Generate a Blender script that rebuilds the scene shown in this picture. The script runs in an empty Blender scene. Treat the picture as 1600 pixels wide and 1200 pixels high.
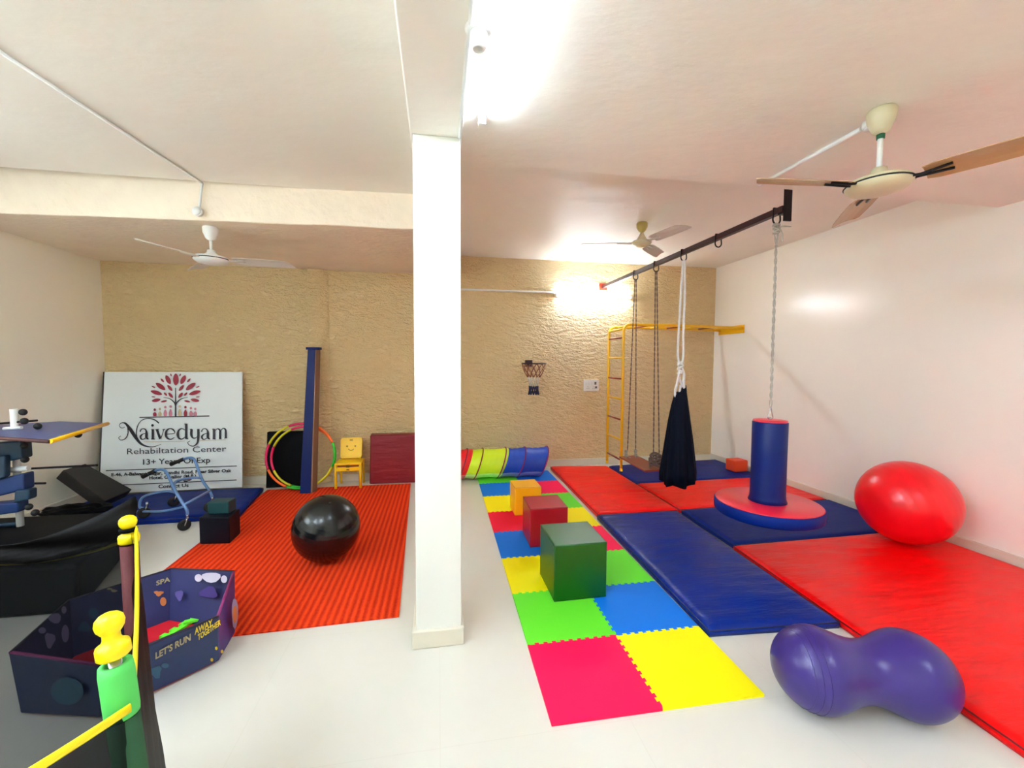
import bpy, bmesh, math, random
from mathutils import Vector, Matrix, noise, Quaternion

# ---------------------------------------------------------------- camera, world, exposure, lights
SC = bpy.context.scene
COL = SC.collection
PI = math.pi
F = 655.56                      # focal length in pixels of the 1600 px wide frame
PITCH, ROLL, YAW, CAMZ = 0.0527, -0.0046, -0.1737, 1.5224
cy_, sy_ = math.cos(YAW), math.sin(YAW)
cp_, sp_ = math.cos(PITCH), math.sin(PITCH)
cr_, sr_ = math.cos(ROLL), math.sin(ROLL)
R_ = (Matrix(((cr_, 0, -sr_), (0, 1, 0), (sr_, 0, cr_))) @ Matrix(((1, 0, 0), (0, cp_, -sp_), (0, sp_, cp_)))
      @ Matrix(((cy_, sy_, 0), (-sy_, cy_, 0), (0, 0, 1))))
RT = R_.transposed()
ORG = Vector((0, 0, CAMZ))

cam = bpy.data.objects.new('camera', bpy.data.cameras.new('camera'))
COL.objects.link(cam)
cam.data.sensor_width = 36.0
cam.data.lens = F / 1600 * 36
cam.data.clip_start = 0.02
m4 = Matrix.Identity(4)
for i in range(3):
    m4[i][0] = RT[i][0]; m4[i][1] = RT[i][2]; m4[i][2] = -RT[i][1]; m4[i][3] = ORG[i]
cam.matrix_world = m4
SC.camera = cam

SC.view_settings.view_transform = 'Standard'
SC.view_settings.look = 'None'
SC.view_settings.gamma = 1.0
SC.view_settings.exposure = 2.27
SC.cycles.diffuse_bounces = 8
SC.view_settings.use_curve_mapping = False
wd = bpy.data.worlds.new('world'); SC.world = wd
wd.use_nodes = True
wd.node_tree.nodes['Background'].inputs[0].default_value = (0.9, 0.95, 1.0, 1)
wd.node_tree.nodes['Background'].inputs[1].default_value = 0.0

TUBE_CEILING = 22.0             # emission of the room's visible tube lights
TUBE_WALL = 32.0
FILL_LEFT = 68.0                # added unseen fill tubes over the left half
FILL_REAR = 34.0                # added unseen fill tubes on front wall, left wall and right ceiling


def ray(x, y):
    return RT @ Vector(((x - 800) / F, 1, (600 - y) / F))
def atz(x, y, z=0.0):
    d = ray(x, y); return ORG + d * ((z - CAMZ) / d.z)
def aty(x, y, Y):
    d = ray(x, y); return ORG + d * (Y / d.y)
def atx(x, y, X):
    d = ray(x, y); return ORG + d * (X / d.x)
def atplane(x, y, p, n):
    d = ray(x, y); return ORG + d * ((p - ORG).dot(n) / d.dot(n))

# ---------------------------------------------------------------- materials
def lin(c):
    return tuple(((v / 255) / 12.92 if v <= 10 else (((v / 255) + 0.055) / 1.055) ** 2.4) for v in c)

def mat(name, rgb, rough=0.5, metal=0.0, spec=0.5, bump=None, var=None, coat=0.0, sheen=0.0, transl=0.0):
    """bump = (scale, strength, distance[, stretch xyz]); var = (scale, amount)"""
    m = bpy.data.materials.new(name); m.use_nodes = True
    nt = m.node_tree; b = nt.nodes['Principled BSDF']
    c = lin(rgb)
    b.inputs['Base Color'].default_value = (*c, 1)
    b.inputs['Roughness'].default_value = rough
    b.inputs['Metallic'].default_value = metal
    b.inputs['Specular IOR Level'].default_value = spec
    b.inputs['Coat Weight'].default_value = coat
    if sheen: b.inputs['Sheen Weight'].default_value = sheen
    tc = nt.nodes.new('ShaderNodeTexCoord')
    if bump:
        mp = nt.nodes.new('ShaderNodeMapping')
        nt.links.new(tc.outputs['Object'], mp.inputs[0])
        if len(bump) > 3:
            mp.inputs['Scale'].default_value = bump[3]
            if len(bump) > 4: mp.inputs['Rotation'].default_value = bump[4]
        n = nt.nodes.new('ShaderNodeTexNoise'); n.inputs['Scale'].default_value = bump[0]
        n.inputs['Detail'].default_value = 5
        nt.links.new(mp.outputs[0], n.inputs['Vector'])
        bp = nt.nodes.new('ShaderNodeBump'); bp.inputs['Strength'].default_value = bump[1]
        bp.inputs['Distance'].default_value = bump[2]
        nt.links.new(n.outputs['Fac'], bp.inputs['Height'])
        nt.links.new(bp.outputs['Normal'], b.inputs['Normal'])
    if var:
        n = nt.nodes.new('ShaderNodeTexNoise'); n.inputs['Scale'].default_value = var[0]; n.inputs['Detail'].default_value = 4
        nt.links.new(tc.outputs['Object'], n.inputs['Vector'])
        mx = nt.nodes.new('ShaderNodeMix'); mx.data_type = 'RGBA'
        a = var[1]
        mx.inputs[6].default_value = (*[v * (1 - a) for v in c], 1)
        mx.inputs[7].default_value = (*[min(1, v * (1 + a)) for v in c], 1)
        nt.links.new(n.outputs['Fac'], mx.inputs[0])
        nt.links.new(mx.outputs[2], b.inputs['Base Color'])
    return m

def emis(name, rgb, s):
    m = bpy.data.materials.new(name); m.use_nodes = True
    b = m.node_tree.nodes['Principled BSDF']
    b.inputs['Base Color'].default_value = (0.9, 0.9, 0.9, 1)
    b.inputs['Emission Color'].default_value = (*lin(rgb), 1)
    b.inputs['Emission Strength'].default_value = s
    return m

def net_mat(name, rgb, opacity):
    m = bpy.data.materials.new(name); m.use_nodes = True
    nt = m.node_tree; b = nt.nodes['Principled BSDF']
    b.inputs['Base Color'].default_value = (*lin(rgb), 1); b.inputs['Roughness'].default_value = .6
    b.inputs['Alpha'].default_value = opacity; b.inputs['Specular IOR Level'].default_value = .1
    return m

def stripes_mat(name, rgb1, rgb2, period, axis, rough=0.9):
    """ribbed pile: alternating ribs with a bump, along one object axis"""
    m = bpy.data.materials.new(name); m.use_nodes = True
    nt = m.node_tree; b = nt.nodes['Principled BSDF']; b.inputs['Roughness'].default_value = rough
    b.inputs['Specular IOR Level'].default_value = .15
    tc = nt.nodes.new('ShaderNodeTexCoord'); sx = nt.nodes.new('ShaderNodeSeparateXYZ')
    nt.links.new(tc.outputs['Object'], sx.inputs[0])
    mu = nt.nodes.new('ShaderNodeMath'); mu.operation = 'MULTIPLY'; mu.inputs[1].default_value = 2 * PI / period
    nt.links.new(sx.outputs[axis], mu.inputs[0])
    sn = nt.nodes.new('ShaderNodeMath'); sn.operation = 'SINE'; nt.links.new(mu.outputs[0], sn.inputs[0])
    nz = nt.nodes.new('ShaderNodeTexNoise'); nz.inputs['Scale'].default_value = 90
    nt.links.new(tc.outputs['Object'], nz.inputs['Vector'])
    ad = nt.nodes.new('ShaderNodeMath'); ad.operation = 'MULTIPLY_ADD'; ad.inputs[1].default_value = .5; ad.inputs[2].default_value = .15
    nt.links.new(sn.outputs[0], ad.inputs[0])
    a2 = nt.nodes.new('ShaderNodeMath'); a2.operation = 'MULTIPLY_ADD'; a2.inputs[1].default_value = .9
    nt.links.new(nz.outputs['Fac'], a2.inputs[0]); nt.links.new(ad.outputs[0], a2.inputs[2])
    mx = nt.nodes.new('ShaderNodeMix'); mx.data_type = 'RGBA'
    mx.inputs[6].default_value = (*lin(rgb1), 1); mx.inputs[7].default_value = (*lin(rgb2), 1)
    nt.links.new(a2.outputs[0], mx.inputs[0]); nt.links.new(mx.outputs[2], b.inputs['Base Color'])
    bp = nt.nodes.new('ShaderNodeBump'); bp.inputs['Strength'].default_value = .8; bp.inputs['Distance'].default_value = .008
    nt.links.new(a2.outputs[0], bp.inputs['Height']); nt.links.new(bp.outputs['Normal'], b.inputs['Normal'])
    return m

M = {}
M['floor'] = mat('floor_tile', (221, 217, 206), .22, spec=.5, var=(1.3, .04))
def floor_joints(m):
    nt = m.node_tree; b = nt.nodes['Principled BSDF']
    src = b.inputs['Base Color'].links[0].from_socket
    tc = nt.nodes.new('ShaderNodeTexCoord')
    br = nt.nodes.new('ShaderNodeTexBrick'); br.offset = 0; br.squash = 1
    br.inputs['Scale'].default_value = 1.0
    br.inputs['Brick Width'].default_value = .8; br.inputs['Row Height'].default_value = .8
    br.inputs['Mortar Size'].default_value = .0015
    br.inputs['Color1'].default_value = (1, 1, 1, 1); br.inputs['Color2'].default_value = (1, 1, 1, 1)
    br.inputs['Mortar'].default_value = (.95, .94, .92, 1)
    nt.links.new(tc.outputs['Object'], br.inputs['Vector'])
    mx = nt.nodes.new('ShaderNodeMix'); mx.data_type = 'RGBA'; mx.blend_type = 'MULTIPLY'; mx.inputs[0].default_value = 1
    nt.links.new(src, mx.inputs[6]); nt.links.new(br.outputs['Color'], mx.inputs[7])
    nt.links.new(mx.outputs[2], b.inputs['Base Color'])
floor_joints(M['floor'])
M['wall_cream'] = mat('cream_wall_paint', (246, 241, 224), .5, bump=(5, .12, .02), var=(1.2, .03))
M['wall_white'] = mat('pale_wall_paint', (246, 243, 233), .24, bump=(3.5, .10, .02), var=(1.0, .03))
M['pillar'] = mat('pillar_paint', (228, 228, 220), .45, bump=(4, .08, .01), var=(3, .02))
M['ceil'] = mat('ceiling_plaster', (238, 233, 222), .5, bump=(3.5, .28, .03, (1, 1.6, 1), (0, 0, .6)), var=(1.2, .06))
M['ceil_rough'] = mat('patched_ceiling_plaster', (238, 222, 200), .5, bump=(14, .45, .02, (1, 2.4, 1), (0, 0, .5)), var=(4, .10))
M['skirt'] = mat('skirting_tile', (218, 210, 192), .4)

def textured_wall():
    m = mat('textured_tan_wall', (232, 206, 154), .38, spec=.45)
    nt = m.node_tree; b = nt.nodes['Principled BSDF']
    tc = nt.nodes.new('ShaderNodeTexCoord')
    def nz(scale, st, rot, det=4):
        mp = nt.nodes.new('ShaderNodeMapping'); mp.inputs['Rotation'].default_value = (0, rot, 0); mp.inputs['Scale'].default_value = st
        nt.links.new(tc.outputs['Object'], mp.inputs[0])
        n = nt.nodes.new('ShaderNodeTexNoise'); n.inputs['Scale'].default_value = scale; n.inputs['Detail'].default_value = det
        n.inputs['Distortion'].default_value = .6
        nt.links.new(mp.outputs[0], n.inputs['Vector']); return n
    a = nz(10, (1, 1, 2.6), .8); c = nz(30, (1, 1, 2.0), -.55)
    ad = nt.nodes.new('ShaderNodeMath'); ad.operation = 'MULTIPLY_ADD'; ad.inputs[1].default_value = .45
    nt.links.new(c.outputs['Fac'], ad.inputs[0]); nt.links.new(a.outputs['Fac'], ad.inputs[2])
    cr = nt.nodes.new('ShaderNodeValToRGB')
    cr.color_ramp.elements[0].position = .52; cr.color_ramp.elements[1].position = .86
    nt.links.new(ad.outputs[0], cr.inputs[0])
    bp = nt.nodes.new('ShaderNodeBump'); bp.inputs['Strength'].default_value = 1.0; bp.inputs['Distance'].default_value = .022
    nt.links.new(cr.outputs[0], bp.inputs['Height']); nt.links.new(bp.outputs['Normal'], b.inputs['Normal'])
    return m
M['tan'] = textured_wall()

WR = (3.2, .55, .03, (1, 3.5, 1), (0, 0, .35))
M['vinyl_red'] = mat('red_mat_vinyl', (240, 0, 4), .36, bump=WR, spec=.25)
M['vinyl_blue'] = mat('blue_mat_vinyl', (0, 36, 128), .34, bump=WR, spec=.22)
M['vinyl_blue_soft'] = mat('blue_mat_vinyl_matte', (0, 34, 120), .5, spec=.14, bump=(4, .3, .02, (1, 2, 1)))
M['seam_red'] = mat('red_seam', (120, 0, 12), .5)
M['seam_blue'] = mat('blue_seam', (8, 18, 60), .5)
M['eva_pink'] = mat('pink_foam', (250, 16, 82), .6, spec=.2, bump=(160, .1, .002))
M['eva_red'] = mat('rose_foam', (240, 4, 56), .6, spec=.2, bump=(160, .1, .002))
M['eva_yellow'] = mat('yellow_foam', (252, 238, 0), .6, spec=.2, bump=(160, .1, .002))
M['eva_green'] = mat('light_green_foam', (104, 226, 48), .6, spec=.2, bump=(160, .1, .002))
M['eva_blue'] = mat('blue_foam', (0, 116, 222), .6, spec=.2, bump=(160, .1, .002))
M['cube_green'] = mat('green_cube_vinyl', (2, 78, 10), .36, spec=.45, bump=(30, .1, .003))
M['cube_red'] = mat('red_cube_vinyl', (168, 3, 28), .36, spec=.45, bump=(30, .1, .003))
M['cube_yellow'] = mat('yellow_cube_vinyl', (248, 182, 10), .38, bump=(30, .1, .003))
M['cube_orange'] = mat('orange_block_vinyl', (226, 66, 10), .45, bump=(30, .1, .003))
M['cube_navy'] = mat('navy_block_vinyl', (3, 5, 18), .5, spec=.2)
M['cube_teal'] = mat('teal_block_vinyl', (2, 58, 62), .5, bump=(30, .2, .003))
M['maroon'] = mat('maroon_vinyl', (128, 4, 22), .4, bump=(3, .4, .02, (1, 1, 5)))
M['black_vinyl'] = mat('black_vinyl', (5, 5, 7), .6, spec=.1, bump=(8, .2, .01))
M['brownblack'] = mat('dark_brown_vinyl', (22, 16, 14), .55, bump=(8, .2, .01))
M['ball_red'] = mat('red_rubber', (236, 10, 26), .28, bump=(60, .06, .003))
M['ball_purple'] = mat('purple_rubber', (56, 38, 116), .3, bump=(50, .05, .003))
M['ball_black'] = mat('black_rubber', (13, 15, 17), .22, bump=(70, .12, .003))
M['plank_blue'] = mat('blue_plank_paint', (2, 26, 92), .45, spec=.2)
M['plank_side'] = mat('plank_wood_edge', (128, 92, 68), .6)
M['yellow_paint'] = mat('yellow_enamel', (244, 190, 8), .35)
M['brown_paint'] = mat('red_brown_enamel', (142, 52, 18), .4)
M['bar_brown'] = mat('dark_maroon_enamel', (52, 18, 24), .4)
M['black_metal'] = mat('black_steel', (24, 20, 22), .4, metal=.6)
M['bar_tip'] = mat('red_primer', (200, 62, 34), .5)
M['rope_brown'] = mat('grey_brown_rope', (112, 92, 82), .9, bump=(120, .8, .004), var=(60, .35))
M['rope_grey'] = mat('grey_rope', (170, 166, 154), .9, bump=(120, .8, .004), var=(60, .3))
M['rope_white'] = mat('white_webbing', (226, 224, 220), .8, bump=(60, .6, .004), var=(30, .12))
M['cloth_navy'] = mat('navy_lycra', (4, 12, 28), .8, spec=.15, bump=(18, .3, .006))
M['board_brown'] = mat('brown_swing_board', (128, 58, 40), .35)
M['steel'] = mat('chromed_steel', (190, 190, 190), .25, metal=1)
M['walker_blue'] = mat('light_blue_steel', (108, 148, 200), .28, metal=.25)
M['rubber'] = mat('black_tyre_rubber', (16, 16, 17), .6)
M['white_plastic'] = mat('white_plastic', (232, 232, 228), .4)
M['grey_plastic'] = mat('grey_plastic', (90, 90, 96), .5)
M['cream_fan'] = mat('cream_fan_enamel', (206, 196, 160), .35)
M['blade_brown'] = mat('brown_fan_blade', (176, 140, 98), .35)
M['blade_light'] = mat('pale_fan_blade', (214, 206, 196), .4)
M['brass'] = mat('fan_bottle_yellow', (196, 176, 100), .3)
M['green_trim'] = mat('green_plastic', (16, 96, 60), .5)
M['sign'] = mat('sign_panel', (226, 234, 234), .45)
M['sign_edge'] = mat('sign_edge', (70, 62, 60), .5)
M['ink'] = mat('sign_ink', (28, 22, 34), .5)
M['ink_grey'] = mat('sign_grey_ink', (48, 46, 56), .5)
M['ink_red'] = mat('sign_red_ink', (150, 22, 50), .5)
M['ink_pink'] = mat('sign_pink_ink', (206, 130, 150), .5)
M['ink_gold'] = mat('sign_gold_ink', (196, 176, 140), .5)
M['rug'] = stripes_mat('orange_red_ribbed_pile', (194, 32, 8), (236, 68, 20), .042, 0)
M['chair_yellow'] = mat('yellow_chair_plastic', (250, 204, 8), .4)
M['mark'] = mat('dark_print', (110, 82, 12), .5)
M['pit_navy'] = mat('navy_printed_fabric', (34, 38, 88), .55, var=(4, .5))
M['pit_outer'] = mat('dark_blue_printed_fabric', (20, 38, 84), .5, var=(3, .25))
M['pit_purple'] = mat('purple_printed_fabric', (66, 50, 120), .5, var=(4, .3))
M['pit_trim'] = mat('magenta_binding', (128, 30, 92), .6)
M['pit_trim_dark'] = mat('dark_binding', (22, 16, 40), .6)
M['pit_red'] = mat('red_play_mat', (200, 8, 30), .6)
M['pit_pale'] = mat('pale_lilac_print', (150, 146, 186), .6)
M['pit_white'] = mat('white_print', (196, 190, 206), .6)
M['pit_yellow'] = mat('yellow_print', (220, 188, 20), .6)
M['pit_sand'] = mat('sand_print', (176, 160, 120), .6)
M['pit_teal'] = mat('teal_print', (40, 84, 110), .6)
M['pit_orange'] = mat('orange_print', (206, 120, 60), .6)
M['net'] = net_mat('black_safety_net', (10, 10, 10), .84)
M['net_side'] = net_mat('black_safety_net_side', (6, 6, 7), .99)
M['band'] = mat('black_net_band', (12, 9, 8), .6, spec=.08, bump=(5, .4, .02))
M['tape'] = mat('yellow_webbing', (244, 222, 0), .5)
M['cap_yellow'] = mat('yellow_pole_cap', (250, 226, 0), .35)
M['sleeve_green'] = mat('light_green_sleeve', (84, 200, 92), .7, bump=(90, .3, .003))
M['sleeve_dimmed'] = mat('net_dimmed_green_sleeve', (12, 70, 30), .7, bump=(90, .3, .003))  # green sleeve with the net's dimming put into its colour
M['sleeve_red'] = mat('net_dimmed_red_sleeve', (84, 8, 10), .7, bump=(90, .3, .003))  # red darkened in colour to imitate dimming by the net
M['hoop_pink'] = mat('hoop_magenta', (226, 12, 92), .4)
M['hoop_yellow'] = mat('hoop_yellow', (214, 212, 30), .4)
M['hoop_orange'] = mat('hoop_orange', (255, 112, 24), .4)
M['hoop_green'] = mat('hoop_green', (40, 196, 40), .4)
M['net_brown'] = mat('net_brown_cord', (150, 92, 62), .8)
M['net_white'] = mat('net_white_cord', (214, 206, 192), .8)
M['net_navy'] = mat('net_navy_cord', (40, 42, 72), .8)
M['tun_red'] = mat('tunnel_red_nylon', (232, 20, 24), .45, bump=(8, .4, .012))
M['tun_lime'] = mat('tunnel_lime_nylon', (212, 240, 26), .45, bump=(8, .4, .012))
M['tun_blue'] = mat('tunnel_blue_nylon', (10, 66, 178), .45, bump=(8, .5, .012))
M['tun_rib'] = mat('tunnel_maroon_rib', (138, 14, 40), .5)
M['tun_rib_pink'] = mat('tunnel_magenta_rib', (150, 16, 96), .5)
M['frame_blue'] = mat('dark_blue_pad', (6, 40, 92), .5)
M['frame_teal'] = mat('dark_teal_pad', (10, 44, 66), .5)
M['table_blue'] = mat('blue_grey_table_top', (70, 82, 134), .4)
M['table_edge'] = mat('maroon_table_edge', (74, 34, 32), .5)
M['tube_glow'] = emis('tube_glow_ceiling', (214, 234, 255), TUBE_CEILING)
M['tube_glow_wall'] = emis('tube_glow_wall', (224, 238, 255), TUBE_WALL)
M['fill_glow_left'] = emis('fill_glow_left', (212, 233, 255), FILL_LEFT)
M['fill_glow_rear'] = emis('fill_glow_rear', (212, 233, 255), FILL_REAR)

# ---------------------------------------------------------------- object helpers
WL = {}

def empty(name, loc, label=None, cat=None, group=None):
    o = bpy.data.objects.new(name, None); COL.objects.link(o)
    o.location = loc; o.empty_display_size = .1
    WL[o.name] = Vector(loc)
    tag(o, label, cat, group)
    return o

def tag(o, label=None, cat=None, group=None, kind=None):
    if label: o['label'] = label
    if cat: o['category'] = cat
    if group: o['group'] = group
    if kind: o['kind'] = kind
    return o

def obj(name, bm, m, parent=None, origin=None, smooth=False, bevel=0, seg=2, sub=0):
    """bm is in world coordinates; linked as one mesh, a child of parent when given"""
    if parent is not None: off = WL[parent.name]
    elif origin is not None: off = Vector(origin)
    else: off = Vector((0, 0, 0))
    bmesh.ops.translate(bm, verts=bm.verts, vec=-off)
    bmesh.ops.recalc_face_normals(bm, faces=bm.faces)
    me = bpy.data.meshes.new(name); bm.to_mesh(me); bm.free()
    mats = m if isinstance(m, (list, tuple)) else [m]
    for x in mats: me.materials.append(x)
    if smooth:
        for p in me.polygons: p.use_smooth = True
    o = bpy.data.objects.new(name, me); COL.objects.link(o)
    if parent is not None:
        o.parent = parent
    else:
        o.location = off
    WL[o.name] = off
    if bevel:
        b = o.modifiers.new('bevel', 'BEVEL'); b.width = bevel; b.segments = seg; b.limit_method = 'ANGLE'; b.angle_limit = .6
        if not smooth:
            for p in me.polygons: p.use_smooth = True
            w = o.modifiers.new('wn', 'WEIGHTED_NORMAL')
    if sub:
        s = o.modifiers.new('sub', 'SUBSURF'); s.levels = sub; s.render_levels = sub
    return o

def struct(name, bm, m, parent=None, **k):
    o = obj(name, bm, m, parent, **k)
    if parent is None: o['kind'] = 'structure'
    return o

def add_box(bm, lo, hi, mi=0):
    v = [bm.verts.new((x, y, z)) for x in (lo[0], hi[0]) for y in (lo[1], hi[1]) for z in (lo[2], hi[2])]
    fs = []
    for q in ((0, 1, 3, 2), (4, 6, 7, 5), (0, 4, 5, 1), (2, 3, 7, 6), (0, 2, 6, 4), (1, 5, 7, 3)):
        f = bm.faces.new([v[i] for i in q]); f.material_index = mi; fs.append(f)
    return v

def box(lo, hi):
    bm = bmesh.new(); add_box(bm, lo, hi); return bm

def add_hexa(bm, P, mi=0):
    """P: 8 points, 4 bottom ccw then 4 top"""
    v = [bm.verts.new(p) for p in P]
    for q in ((0, 3, 2, 1), (4, 5, 6, 7), (0, 1, 5, 4), (1, 2, 6, 5), (2, 3, 7, 6), (3, 0, 4, 7)):
        f = bm.faces.new([v[i] for i in q]); f.material_index = mi
    return v

def add_prism(bm, pts, z0, z1, mi=0):
    a = [bm.verts.new((p[0], p[1], z0)) for p in pts]; b = [bm.verts.new((p[0], p[1], z1)) for p in pts]
    n = len(pts)
    bm.faces.new(list(reversed(a))).material_index = mi; bm.faces.new(b).material_index = mi
    for i in range(n):
        bm.faces.new((a[i], a[(i + 1) % n], b[(i + 1) % n], b[i])).material_index = mi

def add_tube(bm, pts, r, n=10, closed=False, mi=0, caps=True, flat=None):
    """tube through pts; r a number or a list; flat=(wx, wy) gives a flat strap section"""
    pts = [Vector(p) for p in pts]; k = len(pts)
    rs = r if isinstance(r, (list, tuple)) else [r] * k
    rings = []; up = None
    for i, p in enumerate(pts):
        if closed: t = pts[(i + 1) % k] - pts[i - 1]
        elif i == 0: t = pts[1] - p
        elif i == k - 1: t = p - pts[i - 1]
        else: t = pts[i + 1] - pts[i - 1]
        t.normalize()
        if up is None:
            up = Vector((0, 0, 1)) if abs(t.z) < .9 else Vector((1, 0, 0))
            up = (up - t * up.dot(t)).normalized()
        else:
            up = (up - t * up.dot(t))
            if up.length < 1e-6: up = t.orthogonal()
            up.normalize()
        s = t.cross(up)
        if flat: ring = [bm.verts.new(p + s * (math.cos(2 * PI * j / n) * flat[0]) + up * (math.sin(2 * PI * j / n) * flat[1])) for j in range(n)]
        else: ring = [bm.verts.new(p + (s * math.cos(2 * PI * j / n) + up * math.sin(2 * PI * j / n)) * rs[i]) for j in range(n)]
        rings.append(ring)
    m = k if closed else k - 1
    for i in range(m):
        a, b = rings[i], rings[(i + 1) % k]
        for j in range(n):
            f = bm.faces.new((a[j], a[(j + 1) % n], b[(j + 1) % n], b[j])); f.material_index = mi; f.smooth = True
    if caps and not closed:
        bm.faces.new(list(reversed(rings[0]))).material_index = mi; bm.faces.new(rings[-1]).material_index = mi

def tube(pts, r, **k):
    bm = bmesh.new(); add_tube(bm, pts, r, **k); return bm

def add_lathe(bm, prof, c=(0, 0, 0), n=32, axis=None, mi=0):
    """prof: list of (radius, height) along axis (default z)"""
    c = Vector(c); q = Quaternion() if axis is None else Vector((0, 0, 1)).rotation_difference(Vector(axis).normalized())
    rings = []
    for r, h in prof:
        if r < 1e-6: rings.append([bm.verts.new(c + q @ Vector((0, 0, h)))])
        else: rings.append([bm.verts.new(c + q @ Vector((r * math.cos(2 * PI * j / n), r * math.sin(2 * PI * j / n), h))) for j in range(n)])
    for a, b in zip(rings, rings[1:]):
        for j in range(n):
            vs = []
            if len(a) == 1 and len(b) == 1: continue
            if len(a) == 1: vs = [a[0], b[j], b[(j + 1) % n]]
            elif len(b) == 1: vs = [a[j], a[(j + 1) % n], b[0]]
            else: vs = [a[j], a[(j + 1) % n], b[(j + 1) % n], b[j]]
            f = bm.faces.new(vs); f.material_index = mi; f.smooth = True
    for g in (rings[0], rings[-1]):
        if len(g) > 1: bm.faces.new(g).material_index = mi

def lathe(prof, c=(0, 0, 0), **k):
    bm = bmesh.new(); add_lathe(bm, prof, c, **k); return bm

def smooth_path(pts, n=8, closed=False):
    pts = [Vector(p) for p in pts]; out = []
    k = len(pts)
    rng = range(k) if closed else range(k - 1)
    for i in rng:
        g = (lambda j: pts[j % k]) if closed else (lambda j: pts[max(0, min(k - 1, j))])
        p0, p1, p2, p3 = g(i - 1), g(i), g(i + 1), g(i + 2)
        for s in range(n):
            t = s / n
            out.append(.5 * ((2 * p1) + (-p0 + p2) * t + (2 * p0 - 5 * p1 + 4 * p2 - p3) * t * t + (-p0 + 3 * p1 - 3 * p2 + p3) * t ** 3))
    if not closed: out.append(pts[-1])
    return out

def copy_tree(o, parent=None):
    c = o.copy(); COL.objects.link(c)
    if parent is not None: c.parent = parent
    for ch in list(o.children): copy_tree(ch, c)
    return c

def text_into(bm, body, place, width=None, height=1.0, mi=0, bold=0.0):
    """place(u, v) -> world point; u runs 0..1 along the line, v is in units of the same scale"""
    cu = bpy.data.curves.new('txt', 'FONT'); cu.body = body; cu.size = 1.0; cu.resolution_u = 3
    cu.offset = bold
    to = bpy.data.objects.new('txt', cu); COL.objects.link(to)
    bpy.context.view_layer.update()
    me = bpy.data.meshes.new_from_object(to.evaluated_get(bpy.context.evaluated_depsgraph_get()))
    xs = [v.co.x for v in me.vertices]; x0, x1 = min(xs), max(xs)
    vs = [bm.verts.new(place((v.co.x - x0) / (x1 - x0), v.co.y)) for v in me.vertices]
    for p in me.polygons:
        try: bm.faces.new([vs[i] for i in p.vertices]).material_index = mi
        except ValueError: pass
    bpy.data.objects.remove(to); bpy.data.curves.remove(cu); bpy.data.meshes.remove(me)

# ---------------------------------------------------------------- the room
XL, XR, YB, YBL, YF = -3.774, 4.195, 5.869, 5.56, -2.4
Z_MAIN, Z_SOFFIT, Z_FRONT, Z_BACK = 2.93, 2.643, 2.71, 2.97
Z_BEAM = 2.662
YSTEP = 2.57

bm = box((XL - .2, YF - .2, -.12), (XR + .2, YB + .2, 0)); struct('floor', bm, M['floor'])
struct('wall_left', box((XL - .15, YF - .15, 0), (XL, YB, 3.1)), M['wall_cream'])
struct('wall_right', box((XR, YF - .15, 0), (XR + .15, YB, 3.1)), M['wall_white'])
struct('wall_front', box((XL, YF - .15, 0), (XR, YF, 3.1)), M['wall_cream'])
# tan back wall: the left stretch stands a little forward, with a narrow pilaster
bm = bmesh.new()
add_prism(bm, [(XL - .15, YB + .15), (XL - .15, YBL), (-.02, YBL), (-.02, YB), (XR + .15, YB), (XR + .15, YB + .15)][::-1], 0, 3.1)
struct('wall_back', bm, M['tan'])
bm = bmesh.new()
pil = [(-1.565, YBL), (-1.56, YBL - .075), (-1.44, YBL - .075), (-1.40, YBL - .05), (-1.33, YBL)]
add_prism(bm, pil, 0, Z_SOFFIT)
struct('wall_pilaster', bm, M['tan'], bevel=.012)
# ceiling: high main slab on the left, low slab over the right front, high slab at the right back
bm = bmesh.new()
add_box(bm, (XL, YF, Z_MAIN), (-.10, 3.75, 3.1))
add_box(bm, (.10, YF, Z_FRONT), (XR, YSTEP, 3.1))
add_box(bm, (.02, YSTEP, Z_BACK), (XR, YB, 3.1))
struct('ceiling', bm, M['ceil'])
# wide dropped beam along the back on the left, its face slightly askew
bm = bmesh.new()
yl, yr = 3.93, 3.70
n = 40
top = []
for (z, jit) in ((Z_SOFFIT, .006), (3.0, 0)):
    row = []
    for i in range(n + 1):
        t = i / n; x = XL + (-.05 - XL) * t
        dz = jit * noise.noise(Vector((x * 2.3, 0, 1)))
        row.append((x, yl + (yr - yl) * t, z + dz))
    top.append(row)
ny = 10
grid = []
for j in range(ny + 1):
    row = []
    for i in range(n + 1):
        t = i / n; x = XL + (-.05 - XL) * t; y0 = yl + (yr - yl) * t; y = y0 + (YBL - y0) * j / ny
        row.append(bm.verts.new((x, y, Z_SOFFIT + .012 * noise.noise(Vector((x * 1.7, y * 1.7, 3))))))
    grid.append(row)
tr = [bm.verts.new((p[0], p[1] - .01, 3.0)) for p in top[1]]
for i in range(n):
    bm.faces.new((tr[i], tr[i + 1], grid[0][i + 1], grid[0][i]))
    for j in range(ny): bm.faces.new((grid[j][i], grid[j][i + 1], grid[j + 1][i + 1], grid[j + 1][i]))
bl = bm.verts.new((XL, YBL, 3.0)); br = bm.verts.new((-.05, YBL, 3.0))
bm.faces.new([bl] + [grid[ny][i] for i in range(n + 1)] + [br])
bm.faces.new([br, bl] + tr)
bm.faces.new([tr[0], bl] + [grid[j][0] for j in range(ny, -1, -1)])
bm.faces.new([br, tr[-1]] + [grid[j][n] for j in range(0, ny + 1)])
struct('ceiling_bulkhead', bm, M['ceil_rough'], bevel=.012)
struct('ceiling_beam', box((-.135, YF, Z_BEAM), (.125, YBL, 3.05)), M['ceil'], bevel=.01)
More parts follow.
